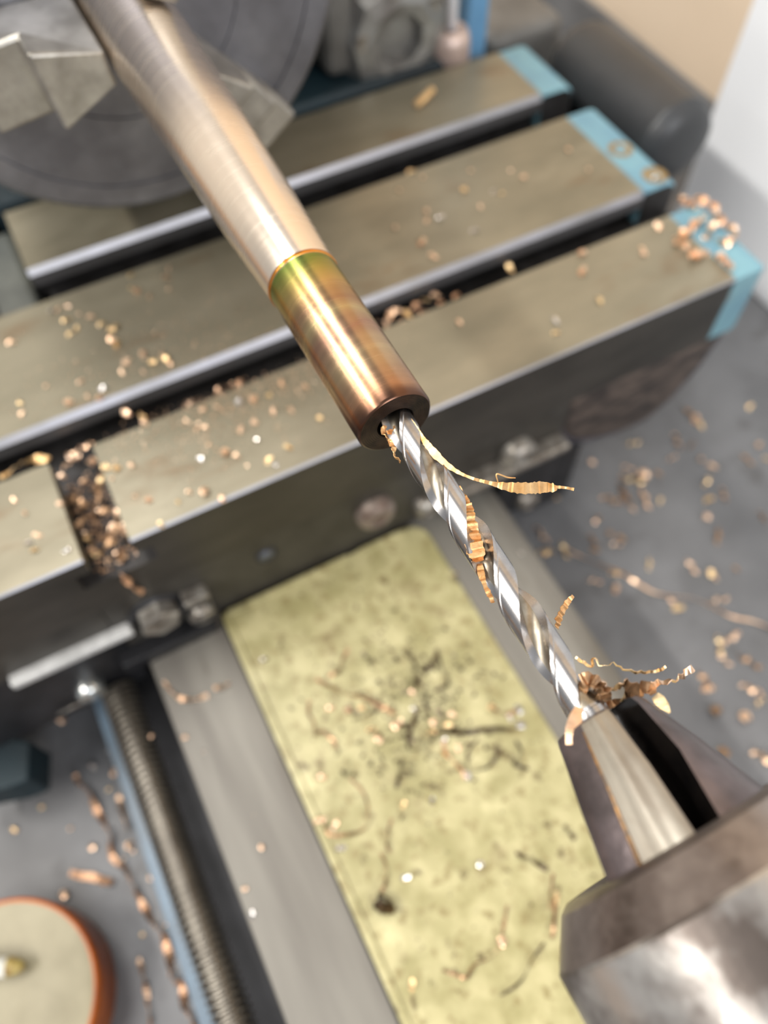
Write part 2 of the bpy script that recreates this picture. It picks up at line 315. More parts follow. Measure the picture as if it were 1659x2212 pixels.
S3=[[21.9,-146.6],[26.1,-146.7],[31.0,-147.1],[34.1,-147.3]]
S4=[[38.0,-167.9],[40.2,-165.4],[42.3,-162.1],[45.1,-159.1],[47.0,-156.4]]
BED=[[31.5,-112.9],[38.0,-109.7],[60.2,-103.5],[82.8,-113.2],[76.2,-112.4],[72.0,-98.6],[68.8,-104.7],[26.7,-121.5],[26.1,4.3],[30.2,11.4],[22.4,-18.6],[74.2,2.0]]
SB=[[13.0,-112.9],[17.3,-111.9],[20.4,-110.1],[22.6,-106.5],[23.2,-102.7]]
SB2=[[22.0,-100.3],[22.7,-98.1],[22.6,-95.6]]
YS=[[[34.0,-72.3],[36.6,-70.4],[41.8,-66.7],[45.1,-62.7],[50.2,-59.1],[54.2,-56.2]],[[39.1,-76.8],[42.0,-78.4],[45.7,-78.3],[48.7,-79.7],[48.7,-77.3],[52.7,-75.5],[54.8,-76.0]],[[64.3,-75.8],[68.5,-74.3],[72.3,-74.5],[75.9,-76.0],[77.7,-78.9],[76.6,-83.5],[74.7,-87.7],[71.8,-89.2]],[[66.6,-60.3],[68.8,-62.7],[72.4,-65.7]],[[78.9,-70.3],[81.0,-72.6],[84.1,-74.7],[86.2,-74.7]],[[85.1,-76.9],[88.6,-77.1],[91.7,-79.0],[93.6,-81.3]],[[67.2,-47.8],[70.9,-48.6],[76.2,-47.4],[79.1,-47.3]],[[71.2,-38.9],[73.1,-43.2],[77.4,-45.0],[79.2,-40.6],[77.7,-36.6],[74.8,-35.4]],[[40.6,-43.9],[44.5,-44.1],[46.8,-42.1],[44.0,-37.3]],[[56.0,-50.3],[60.1,-54.4],[64.5,-57.4],[65.8,-52.6],[64.8,-47.7],[68.3,-40.9],[69.9,-35.6],[73.6,-28.4]],[[46.8,-44.7],[50.6,-47.4],[55.1,-47.3],[58.8,-47.4]],[[42.5,-36.4],[47.9,-37.5],[53.2,-38.6],[53.4,-43.2]],[[65.0,-30.8],[68.7,-28.5],[69.5,-24.5]],[[76.6,-29.6],[80.0,-29.9],[81.7,-33.5],[85.0,-30.5]],[[30.2,-59.8],[32.1,-62.6],[34.8,-65.2],[34.8,-68.9]],[[101.5,-45.2],[104.9,-42.7],[108.9,-40.0]],[[101.7,-30.1],[103.7,-29.9],[105.9,-29.7]],[[111.0,-53.8],[115.0,-57.3],[118.0,-60.1],[119.0,-63.9],[118.5,-68.1],[120.0,-71.0],[118.0,-73.4],[115.9,-75.7]],[[122.4,-49.9],[124.2,-54.7],[126.4,-58.7],[127.1,-62.2],[127.0,-65.6]],[[110.2,-39.2],[113.1,-41.7],[117.0,-44.8],[115.6,-42.3],[121.4,-46.7],[122.5,-47.9]],[[94.6,-82.9],[96.6,-82.5],[97.9,-80.1],[93.9,-81.6],[95.9,-84.7]]]
YC=[[21.1,-83.6],[43.7,-72.2],[46.6,-67.8],[47.9,-64.1],[50.7,-49.0],[55.8,-50.8],[61.2,-47.5],[63.8,-44.3],[66.9,-47.6],[70.4,-49.0],[65.1,-30.5],[61.8,-41.6],[69.5,-23.9],[70.3,-87.9],[73.1,-84.7],[79.1,-85.9],[58.1,-64.0],[54.8,-64.5],[63.3,-49.3],[57.0,-57.9],[56.7,-56.2],[78.7,-46.4],[79.6,-58.3],[60.2,-82.6],[76.9,-65.7],[93.3,-73.9],[73.5,-25.8],[71.0,-45.0],[70.3,-27.6],[115.4,-41.6],[99.5,-54.8],[117.5,-59.3],[115.2,-83.7],[93.5,-74.1]]
NEST=[[[-34.4,97.8],[-32.0,98.4],[-29.8,99.8],[-27.5,100.4],[-24.9,98.8],[-21.8,95.8],[-19.8,92.2],[-17.5,89.3]],[[-24.0,100.5],[-21.4,97.9],[-19.0,98.5],[-16.1,99.0],[-14.0,96.8],[-13.4,93.3],[-16.2,91.7]],[[-26.0,95.6],[-24.3,91.3],[-24.0,88.1],[-22.4,87.4],[-22.2,84.2],[-21.9,81.1]],[[-21.0,80.4],[-17.5,81.0],[-15.1,82.0],[-11.4,80.6],[-12.9,83.7],[-11.8,85.7]],[[-10.3,87.3],[-7.6,87.6],[-5.2,87.5],[-3.2,87.8]],[[-36.3,94.3],[-33.8,93.8],[-32.1,94.5],[-29.9,95.8]]]
LONG=[[50.12,-50.69,77.0],[51.7,-50.71,77.0],[53.79,-50.78,77.0],[55.96,-50.63,77.0],[58.29,-50.28,77.0],[60.97,-49.36,77.0],[63.08,-47.99,77.0],[64.5,-46.61,77.0],[65.63,-45.44,77.0],[66.84,-43.96,77.0],[68.01,-42.08,77.0],[68.77,-40.33,77.0],[69.57,-38.97,77.0],[69.66,-38.65,77.0],[70.25,-37.69,77.0],[71.15,-36.63,77.0]]
FLUTE=[[63.02,-50.11,76.2],[64.81,-50.41,76.2],[66.32,-50.7,76.2],[68.04,-51.34,76.2],[69.72,-51.97,76.2],[71.38,-52.59,76.2],[73.07,-53.09,76.2],[74.41,-53.47,76.2]]
FLUTE2=[[74.38,-53.32,75.6],[75.74,-53.92,75.6],[77.39,-54.35,75.6],[78.79,-54.5,75.6],[79.96,-54.65,75.6]]
HANG=[[83.15,-44.02,73.0],[83.64,-45.22,73.0],[84.32,-46.47,73.0],[85.07,-47.55,73.0],[86.06,-48.42,73.0]]
JN=[[[90.77,-49.3,75.0],[91.86,-48.74,75.0],[92.68,-48.21,75.0],[91.8,-47.32,75.0],[93.16,-47.04,75.0],[93.53,-45.57,75.0],[94.69,-45.02,75.0],[95.81,-43.76,75.0],[96.46,-42.51,75.0],[96.93,-41.12,75.0],[96.89,-40.18,75.0]],[[97.66,-42.38,73.0],[97.9,-41.15,73.0],[98.51,-39.48,73.0],[98.47,-38.02,73.0],[98.29,-36.3,73.0]],[[93.88,-51.09,77.0],[94.03,-50.19,77.0],[95.01,-49.54,77.0],[96.22,-49.06,77.0],[96.49,-47.93,77.0],[96.77,-46.79,77.0],[97.86,-45.92,77.0],[98.27,-44.54,77.0],[99.25,-44.47,77.0]],[[96.6,-49.46,75.0],[97.58,-48.81,75.0],[97.63,-47.49,75.0],[97.68,-46.17,75.0],[98.22,-44.52,75.0]],[[95.21,-51.88,76.5],[94.45,-50.89,76.5],[94.82,-49.94,76.5],[95.89,-49.36,76.5],[97.3,-49.69,76.5]]]
FLAT=[[96.97,-54.16,80.2],[97.68,-55.08,80.2],[98.72,-56.1,80.2],[100.2,-56.92,80.2]]
FLATR=[[99.3,-43.96,76.0],[100.01,-43.82,76.0],[100.87,-43.73,76.0],[101.82,-43.71,76.0]]
BORE=[[[49.48,-54.52,77.0],[50.23,-55.2,77.0],[51.42,-55.22,77.0],[52.54,-55.35,77.0]],[[51.97,-55.06,77.0],[53.49,-55.26,77.0],[54.75,-55.77,77.0],[56.08,-55.44,77.0]],[[50.67,-54.9,77.0],[50.65,-54.07,77.0],[50.29,-53.35,77.0]]]
LIPC=[[-40.0,-8.7,-6.0],[-41.2,-4.9,-6.0],[-38.7,-3.1,-6.0],[-41.1,1.4,-6.0],[-41.4,4.8,-6.0],[-41.6,8.4,-6.0],[-38.4,8.3,-6.0],[-36.4,-5.9,-6.0],[-38.7,13.8,-6.0],[-38.2,0.6,-6.0],[-41.2,34.4,-6.0],[-43,-89.6,-6.0],[-39.2,-86.1,-6.0],[-38.0,-64.7,-6.0],[-38.0,-57.6,-6.0]]
FS1=[[-33.0,-124.8],[-34.3,-120.3],[-34.5,-117.1],[-33.7,-114.3],[-32.7,-112.1]]
FS2=[[1.2,-106.9,-11.0],[1.2,-106.9,-15.2],[1.2,-106.4,-19.4],[1.2,-105.5,-24.0]]
CURL=[[-119.9,44.0],[-125.0,53.4]]
HOLE2=[[-66.5,93.3],[-50.1,95.2]]
# ------------------------------------------------------------------ setting: wall, tray, board
w = MB().box((-1400, 262, -420), (900, 290, 900)).build('wall_back', M['wall']); w['kind'] = 'structure'
w = MB().box((-1440, -2000, -420), (-1400, 262, 1700)).build('wall_left', mat('cream_wall_paint', L((238, 232, 222)), L((232, 226, 214)), scale=4, rough=.85)); w['kind'] = 'structure'
w = MB().box((-1400, -900, -160), (900, 262, -130)).build('floor', mat('bench_top_wood', L((150, 120, 90)), L((120, 92, 66)), scale=12, rough=.6, stretch=(.2, 1, 1))); w['kind'] = 'structure'
tray = thing('chip_tray', 'grey enamelled chip tray under the lathe bed, littered with bronze chips', 'tray', (0, -60, -130))
MB().box((-420, -380, -116), (420, 250, -110), 1.5).build('tray_floor', M['tray'], tray)
t = MB()
for lo, hi in (((-420, -380, -110), (420, -376, -84)), ((-420, 246, -110), (420, 250, -84)), ((-420, -376, -110), (-416, 246, -84)), ((416, -376, -110), (420, 246, -84))):
    t.box(lo, hi, 1)
t.build('tray_rim', M['tray'], tray)
for x in (-380, 380):
    for y in (-340, 210): MB().lathe([(-130, 0.01), (-130, 12), (-116, 12), (-116, 0.01)], 24, 'z', (x, y)).build('tray_foot', M['black'], tray)
tag(MB().box((-122, 199, -110), (330, 211, 260), 1.2).build('white_board', M['white']), 'white board standing upright on the tray behind the dark motor', 'board')

# ------------------------------------------------------------------ lathe bed
bed = thing('lathe_bed', 'grey iron lathe bed with two flat ways either side of the yellow drip plate', 'lathe bed', (0, -53, -110))
X0, X1 = -134, 190
MB().prism([(-115, -59.5), (-114.5, -58), (-90.6, -58), (-90, -58.8), (-90, -72), (-115, -72)], 'x', X0, X1).build('front_way', M['bed'], bed)
MB().prism([(-23, -59), (-22.4, -58), (8.2, -58), (9, -58.8), (9, -72), (-23, -72)], 'x', X0, X1).build('rear_way', M['bed'], bed)
b = MB(); b.box((X0, -112, -100), (X1, -92, -72)); b.box((X0, -21, -110), (X1, 5, -72)); b.box((X0, -112, -110), (X1, 5, -100))
b.build('bed_web', M['bed_side'], bed)
MB().box((X0, -142, -100), (X1, -132, -95), 1).build('bed_flange', M['bedblue'], bed)
MB().box((X0, -131.9, -110), (X1, -112, -97)).build('bed_shade_strip', M['black'], bed)  # added black strip standing for the shadow between leadscrew and bed side

# yellow drip plate between the ways
yp = thing('drip_plate', 'oil-stained yellow drip plate lying on the bed between the ways', 'plate', (60, -56, -58))
def yoff(y): return y
pl = MB()
outl = [(1, -89.8), (1, -24.5)] + [(1 + 6 * (1 - math.cos(a)), -24.5 + 6 * math.sin(a) * .95) for a in (0.5, 1.0, 1.3, 1.57)] + [(185, -18.8), (185, -89.8)]
pl.prism(outl, 'z', -58.0, -56.9, .25, 1)
pl.build('plate', M['yellow'], yp)
lp = MB()
lp.box((2, -89.9, -57), (185, -87.6, -56.1), .4, 2)
lp.box((1, -88, -57), (3.2, -46, -56.0), .4, 2); lp.box((1, -42.4, -57), (3.2, -26, -56.0), .4, 2)
lp.build('plate_lip', M['yellow'], yp)

# leadscrew
ls = thing('leadscrew', 'long threaded steel leadscrew running beside the front bed way', 'leadscrew', (60, -129, -95))
N_, P_ = 28, 2.1
V = []; F = []
steps = int((190 - 0.6) / P_ * 4)
for i in range(steps + 1):
    x = 0.6 + i * P_ / 4
    for k in range(N_):
        a = 2 * math.pi * k / N_
        ph = ((i / 4) - k / N_) % 1.0
        r = 5.5 if .1 < ph < .55 else 4.0
        V.append((x, -129 + r * math.cos(a), -75 + r * math.sin(a)))
for i in range(steps):
    for k in range(N_):
        F.append([i * N_ + k, i * N_ + (k + 1) % N_, (i + 1) * N_ + (k + 1) % N_, (i + 1) * N_ + k])
MB().add(V, F).build('threaded_rod', M['screw'], ls)
MB().box((178, -136, -95), (190, -121, -66), 1.5).build('end_bracket', M['bed_side'], ls)

# ------------------------------------------------------------------ saddle under the slide
sd = thing('saddle', 'dark iron saddle and apron straddling the bed beneath the T-slotted slide', 'saddle', (-60, -53, -58))
s = MB(); s.box((-130, -118, -57.9), (-.2, 35, -26), .4, 1); s.box((-120, -185, -40.9), (-.2, -118, -26), .4, 1); s.build('saddle_body', M['saddle'], sd)
s = MB(); s.box((-120, -185, -80), (-.4, -118.2, -41), 1, 2); s.build('apron', M['black'], sd)
s = MB(); s.box((-110, -190, -98), (-8, -143, -80), 1, 2); s.build('apron_foot', M['saddle'], sd)
MB().box((-3, -148.5, -42), (3, -113.5, -38.6), .8, 2).build('gib_strip', mat('brushed_strip', L((216, 216, 214)), L((188, 188, 186)), scale=200, metal=.35, rough=.5), sd)
MB().box((-.4, -121.5, -57.9), (5.5, -92, -52.5), .5, 2).build('wiper_plate', M['black'], sd)
poly = [(35, -26), (35, -40), (36.5, -48), (42, -55.5), (52, -61.5), (64, -65), (77, -65.5), (86, -58), (93, -45), (97, -32), (98, -26)]
MB().prism(poly, 'x', -100, -1.0, 3.2, 3, smooth=True).build('rear_casting', M['cast'], sd, smooth_angle=50)
rim = MB()
pts = [(-1.6, p[0] + 0.6 * (1 if i > 5 else -1) * 0, p[1]) for i, p in enumerate(poly[1:-1])]
rim.tube([(-4.5, p[1], p[2] + .3) for p in pts], 2.6, 10)
rim.build('casting_edge', mat('blue_black_edge', L((74, 72, 84)), L((52, 50, 58)), scale=80, rough=.35), sd)
MB().box((-110, 32.5, -106), (-6, 54, -50), 1.5, 2).build('under_saddle_shade', M['black'], sd)  # added black box that fills in the shadow under the saddle
MB().box((-.4, 10, -76), (3.6, 32, -45), .6, 2).build('bracket_plate', M['black'], sd)
MB().box((-.4, -13, -45.4), (6, 34, -42.2), .9, 2).build('bracket_lip', M['bolt'], sd)
def hexa(y, z, r, h, x=-.3, n=6, rot=.3, mi=0):
    mb = MB(); V = []
    prof = [(x, r), (x + h - .8, r), (x + h, r * .86)]
    mb.lathe(prof + [(x + h, 0.01)], n, 'x', (y, z), smooth=False, a0=rot, a1=rot + 2 * math.pi)
    return mb
def dome(y, z, r, h, x=-.3):
    return MB().lathe([(x, r), (x + h * .5, r), (x + h * .8, r * .85), (x + h, r * .55), (x + h, r * .5), (x + h - .8, r * .42), (x + h - .9, 0.01)], 28, 'x', (y, z))
hexa(-105.5, -39, 6.2, 5.5).build('hex_bolt', M['bolt'], sd).data.materials[0] = M['bolt']
MB().lathe([(-.3, 8.5), (.4, 8.5), (.5, 0.01)], 32, 'x', (-105.5, -39.5)).build('washer', M['black'], sd)
k = MB(); k.box((-.3, -99, -45), (4, -91, -37.5), .6, 2); k.build('square_nut', M['black'], sd)
k = MB(); k.lathe([(.5, 3.9), (5, 3.9), (6.2, 3.2), (6.5, 0.01)], 28, 'x', (-94.4, -44.4)); k.build('slotted_screw', M['bolt'], sd)
MB().box((6.1, -97.9, -44.9), (6.7, -90.9, -43.9)).build('screw_slot', M['black'], sd)
MB().box((-.3, -97.5, -38.2), (4.4, -90, -35.2), .6, 2).build('nut_top', M['bolt'], sd)
dome(-35.2, -38, 6.4, 4.5).build('cap_bolt', M['rustbolt'], sd)
dome(-17.6, -47.5, 4.4, 4.5).build('cap_bolt', M['bolt'], sd)
dome(15.6, -39.5, 6.0, 5.5, .2).build('cap_bolt', M['bolt'], sd)
dome(22.5, -71, 4.6, 3.5, 3.4).build('cap_bolt', M['bolt'], sd)
MB().lathe([(-.3, 3.6), (.15, 3.6), (.15, 2.7), (-.9, 2.5)], 28, 'x', (-70.4, -36)).build('grub_screw_hole', M['black'], sd)
MB().lathe([(-.35, 2.6), (.1, 2.2), (.12, 0.01)], 24, 'x', (-70.6, -36.6)).build('grub_screw', mat('blued_screw', L((110, 116, 132)), metal=.8, rough=.3), sd)
k = MB(); k.lathe([(-.5, 4.5), (2.4, 4.5), (3.6, 3.4), (4, 0.01)], 28, 'x', (-135.2, -67)); k.build('zinc_screw', M['zinc'], sd)
MB().tube([(1, -148, -73), (1, -135, -72.4)], .45, 8).build('split_pin', M['bolt'], sd)
k = MB(); k.prism([(-3, -187), (-3.9, -168.2), (2, -160), (13.5, -163.5), (13, -170), (8, -187)], 'z', -98, -80, .8, 2); k.build('lever_boss', M['teal'], sd)

# ------------------------------------------------------------------ T-slotted cross slide
cs = thing('cross_slide', 'T-slotted steel cross slide with light blue painted end, dusted with bronze chips', 'cross slide', (-68, -20, -26))
LIP, UND, FLOOR = -6.0, -12.5, -12.5
x1a, x1b, x2a, x2b, x3a, x3b = -136.0, -104.7, -90.5, -44.6, -32.6, 0.0
ch = 1.9; c2 = .6
def comb(with1=True, with3=True, front=0.0):
    p = []
    left = x1a if with1 else x2a + .0
    p += [(left, -26)]
    if with1:
        p += [(x1a, -.6), (x1a + .6, 0), (x1b - ch * .7, 0), (x1b, -ch), (x1b, LIP), (x1b - 4, LIP), (x1b - 4, UND), (x2a + 4, UND), (x2a + 4, LIP), (x2a, LIP), (x2a, -.4), (x2a + .4, 0)]
    else:
        p += [(x2a, -.4), (x2a + .4, 0)]
    p += [(x2b - ch * .7, 0), (x2b, -ch), (x2b, LIP), (x2b - 4, LIP), (x2b - 4, UND)]
    if with3 == 'full':
        p += [(x3a + 4, UND), (x3a + 4, LIP), (x3a, LIP), (x3a, -.4), (x3a + .4, 0), (x3b - c2, 0), (x3b, -c2), (x3b, -26)]
    elif with3 == 'under':      # lips stand over an undercut
        p += [(x3b, UND), (x3b, -26)]
    return p
S = MB()
MI = 0
def seg(poly, y0, y1, mi=0): S.prism(poly, 'y', y0, y1, mi=mi)
yL, yR = -113.1, -101.1
seg(comb(False, 'full'), -150, yL - 4)
seg(comb(False, 'under'), yL - 4, yR + 4)
# lips over the short cross slot's undercut
for (ya, yb) in ((yL - 4, yL), (yR, yR + 4)):
    S.prism([(x3a, LIP), (x3a, -.4), (x3a + .4, 0), (x3b - c2, 0), (x3b, -c2), (x3b, LIP)], 'y', ya, yb)
seg(comb(False, 'full'), yR + 4, -100 + 3.0)
seg(comb(True, 'full'), -97, 87.2)
S.prism([(x1a, -26), (x1a, -.6), (x1a + .6, 0), (x1b - ch * .7, 0), (x1b, -ch), (x1b, LIP), (x1b - 4, LIP), (x1b - 4, -26)], 'y', -100, -97)
for i, f_ in enumerate(S.f):
    c = Vector((0, 0, 0))
    for q in f_: c += Vector(S.v[q])
    c /= len(f_)
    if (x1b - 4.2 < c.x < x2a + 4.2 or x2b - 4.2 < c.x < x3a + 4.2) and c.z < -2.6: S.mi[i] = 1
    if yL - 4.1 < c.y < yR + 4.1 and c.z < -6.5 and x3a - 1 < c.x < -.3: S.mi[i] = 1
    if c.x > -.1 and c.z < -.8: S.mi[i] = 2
    if (abs(c.x - x1b) < .02 or abs(c.x - x2b) < .02) and LIP - .1 < c.z < -2.3: S.mi[i] = 4
    if (abs(c.x - x1b + ch * .35) < .05 or abs(c.x - x2b + ch * .35) < .05) and -2.3 < c.z < -.1: S.mi[i] = 3
    if abs(c.x + c2 / 2) < .05 and abs(c.z + c2 / 2) < .05: S.mi[i] = 3
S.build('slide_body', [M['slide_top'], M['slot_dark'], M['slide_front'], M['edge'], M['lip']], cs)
E_ = MB()
def rnd(poly): return poly
blk = [(x1a, -26), (x1a, -1), (x1a + 1, 0), (x1b - .6, 0), (x1b, -.6), (x1b, UND), (x2a, UND), (x2a, -.6), (x2a + .6, 0), (x2b - .6, 0), (x2b, -.6), (x2b, UND), (x3a, UND), (x3a, -.6), (x3a + .6, 0), (x3b - 1.0, 0), (x3b - .3, -.3), (x3b, -1), (x3b, -26)]
E_.prism(blk, 'y', 87.2, 97.0)
blk2 = [(x, z if z < -20 else z) for x, z in blk]
# rounded nose: shrinking slices towards the end face
prev = blk
for (ya, yb, d) in ((97.0, 98.6, .5), (98.6, 99.6, 1.4), (99.6, 100.0, 2.6)):
    cx = lambda x: x - d if x > -1.5 else x
    sl = [(cx(x) if abs(x - x3b) < 1.2 else x, z - d if z > -2 else z) for x, z in blk]
    E_.prism(sl, 'y', ya - .01, yb)
for i, f_ in enumerate(E_.f):
    c = Vector((0, 0, 0))
    for q in f_: c += Vector(E_.v[q])
    c /= len(f_)
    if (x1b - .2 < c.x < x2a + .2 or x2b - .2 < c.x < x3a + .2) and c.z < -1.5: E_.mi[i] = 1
E_.build('painted_end', [M['blue'], M['slot_dark']], cs)
for (hx, hy) in HOLE2:
    MB().lathe([(.02, 4.2), (.1, 4.0), (.14, 2.4), (-.2, 1.8), (-.2, 0.01)], 24, 'z', (hx, hy)).build('rusty_screw_hole', mat('rust', L((150, 120, 66)), L((96, 78, 50)), scale=500, rough=.6), cs)

# ------------------------------------------------------------------ headstock side
hs = thing('headstock', 'dark teal and grey iron headstock castings behind the spinning chuck', 'headstock', (-190, -30, -110))
MB().box((-300, -135, -110), (-139.5, 72, 1), 3, 3).build('headstock_base', M['teal'], hs)
MB().box((-300, -100, 4), (-155, 30, 110), 10, 4, smooth=True).build('headstock_housing', M['iron'], hs, smooth_angle=40)
MB().box((-200, 22, 2), (-146, 34, 40), 4, 3).build('belt_lug', M['iron'], hs)
k = MB(); k.lathe([(-175, 10), (-175, 23), (-150, 23), (-143, 19), (-141.5, 13), (-142.5, 9), (-147, 8), (-147, 0.01)], 9, 'x', (50, 11), smooth=False, a0=.25, a1=.25 + 2 * math.pi); k.build('bearing_cap', M['iron_hi'], hs)
for (dy, dz) in ((13, 9), (-2, 16), (-15, 3), (5, -14)):
    hexa(50 + dy, 11 + dz, 3.4, 4.5, -146.5).build('cap_bolt', M['bolt'], hs)
k = MB(); k.lathe([(-14, 8.2), (4, 8.2), (7.5, 7.2), (8.5, 5.4), (8.2, 3), (6, 2.6), (6, 0.01)], 32, 'z', (-146, 71.5)); k.build('bushing', M['boss'], hs)
MB().tube([(-145.5, 72.2, 5), (-147, 72, 60), (-149, 71.5, 110)], 2.2, 16).build('white_rod', mat('white_enamel_rod', L((246, 246, 250)), rough=.4), hs)
MB().box((-154, 79.8, -12), (-146, 88.6, 120), 1, 2).build('blue_post', M['blue2'], hs)
MB().box((-300, 60, -110), (-141, 88, -6), 3, 2).build('post_foot', M['iron'], hs)
k = MB(); k.box((-190, -118, -40), (-139.5, -101, 4), 2, 3); k.build('front_bracket', M['blue2'], hs)
k = MB(); k.box((-137, -113, -25.9), (-92, -100.6, -7), 2, 2); k.build('slide_stop', mat('grey_green_paint', L((88, 90, 84)), L((66, 68, 64)), scale=60, rough=.45), cs)
bg_ = thing('belt_guard', 'grey sheet metal guard with rounded lower edge between blue post and dark motor', 'guard', (-200, 112, -110))
MB().box((-300, 92, -40), (-150, 130, -4), 6, 4, smooth=True).build('guard_cover', M['iron'], bg_, smooth_angle=50)
MB().box((-290, 95, -110), (-156, 126, -38)).build('guard_leg', M['black'], bg_)
mo = thing('motor', 'dark grey round-ended electric motor lying beside the blue slide end', 'motor', (-105, 125, -110))
R_ = 15.2
MB().lathe([(-138, 0.01), (-138, 8), (-136, 12), (-133, 14.4), (-130, R_), (-76.5, R_), (-75, R_ + .5), (-73, R_ + .5), (-72, R_ - .6)], 56, 'x', (125, -12)).build('motor_body', M['motor'], mo)
MB().lathe([(-72, R_ - .6), (-70, R_ - 1.6), (-68, 10), (-67.4, 5), (-67.3, 0.01)], 56, 'x', (125, -12)).build('end_cap', M['motor'], mo)
MB().box((-130, 114, -110), (-80, 136, -24), 1).build('motor_foot', M['black'], mo)

# ------------------------------------------------------------------ lathe chuck
ck = thing('lathe_chuck', 'large round steel three-jaw lathe chuck gripping the bronze bar', 'chuck', (-120, YA, ZA - 56))
Rc = 56.6
MB().lathe([(-152, 10.2), (-152, Rc - 2), (-150, Rc), (-92, Rc), (-90, Rc - 2), (-90, 49), (-90.5, 48.8), (-90.5, 47.6), (-90, 47.4), (-90, 30), (-90.4, 29.8), (-90.4, 29), (-90, 28.8), (-90, 11), (-91, 10.2)], 120, closed=True).build('chuck_body', M['chuck'], ck, smooth_angle=35)
for a in (186, -54, 66):
    rot = Matrix.Rotation(math.radians(a), 4, 'X')
    def T(mb, rot=rot):
        mb.v = [tuple(Vector((p[0], 0, 0)) + Vector((0, YA, ZA)) + (rot @ Vector((0, p[1], p[2])))) for p in mb.v]; return mb
    # local y = radial, z = tangential
    k = MB(); k.prism([(-89.9, 9.75), (-62, 9.75), (-62, 24), (-70, 24), (-70, 37), (-79, 37), (-79, 50), (-89.9, 50)], 'z', -8.5, 8.5, .8, 2)
    # taper the gripping tip to a narrow nose
    k.v = [(x, y, z * (0.45 if y < 13 else 1.0)) for (x, y, z) in k.v]
    j = T(k).build('jaw', M['jaw'], ck)

# ------------------------------------------------------------------ bronze bar being drilled
bar = thing('bronze_bar', 'tapered bronze bar in the chuck with its oiled golden end being drilled', 'workpiece', (48.4, YA, ZA))
MB().lathe([(-130, 9.4), (-60, 9.1), (-35, 8.2), (-5, 7.35), (14.8, 6.3), (15.2, 6.22)], 96).build('bar_shank', M['bar'], bar)
MB().lathe([(15.2, 6.2), (15.25, 6.36), (15.75, 6.36), (15.85, 6.2)], 96).build('bar_ring', M['bar_ring'], bar)
MB().lathe([(15.8, 6.2), (15.9, 6.18), (47.9, 6.1), (48.3, 5.9), (48.4, 5.75)], 96).build('bar_end', M['bar'], bar)
fp = [(48.4, 5.75)]
for i in range(8): fp += [(48.4, 5.6 - i * .33), (48.36, 5.52 - i * .33), (48.36, 5.44 - i * .33), (48.4, 5.36 - i * .33)]
fp += [(48.3, 3.0), (47.9, 2.85), (20, 2.85)]
MB().lathe(fp, 96).build('bar_face', M['bar_face'], bar, smooth_angle=20)

# ------------------------------------------------------------------ twist drill
dr = thing('twist_drill', 'polished steel twist drill boring into the bronze bar', 'drill bit', (97, YA, ZA))
RD, PITCH = 2.45, 26.0
YD, ZD = YA + .34, ZA + .1
NA = 120
def drill_profile(depth):
    out = []
    for k in range(NA):
        a = 2 * math.pi * k / NA
        r = RD
        mat_i = 0
        for c in (0, math.pi):
            d = (a - c + math.pi) % (2 * math.pi) - math.pi
            cc, rf = 1.08 * RD, .80 * RD
            disc = rf * rf - (cc * math.sin(d)) ** 2
            if disc > 0 and abs(d) < math.pi / 2:
                rr = cc * math.cos(d) - math.sqrt(disc)
                if rr < RD:
                    r = RD - (RD - rr) * depth; mat_i = 1
            # margin: full radius only on a narrow strip behind the cutting side
            elif .82 + .28 < d < math.pi / 2 + .9 and mat_i == 0:
                pass
        if mat_i == 0:
            d1 = (a + math.pi) % math.pi         # position on the land, 0..pi
            if d1 < math.pi - .86 - .22: r = RD * .962
        out.append((a, r, mat_i))
    return out
V = []; F = []; mi = []
xs = [24 + i * .35 for i in range(int((97.2 - 24) / .35) + 1)]
PH0 = math.radians(108) - 2 * math.pi * (60.0 / PITCH)
for x in xs:
    dep = 1.0 if x < 91 else max(0.0, math.cos((x - 91) / 6.0 * math.pi / 2)) if x < 97 else 0
    tip = min(1.0, .1 + (x - 24) / 1.3)
    for (a, r, mm_) in drill_profile(dep):
        th = a + PH0 + 2 * math.pi * x / PITCH
        V.append((x, YD + tip * r * math.cos(th), ZD + tip * r * math.sin(th)))
pm = [p[2] for p in drill_profile(1)]
FM = []
for i in range(len(xs) - 1):
    for k in range(NA):
        F.append([i * NA + k, i * NA + (k + 1) % NA, (i + 1) * NA + (k + 1) % NA, (i + 1) * NA + k])
        FM.append(1 if pm[k] and pm[(k + 1) % NA] and xs[i] < 96.5 else 0)
d_ = MB().add(V, F); d_.mi = FM
d_.build('fluted_body', [M['drill'], M['flute']], dr, smooth_angle=40)
MB().lathe([(97.2, RD), (111, RD), (112, RD * .6), (112, 0.01)], 48, c=(YD, ZD)).build('shank', M['drill'], dr)

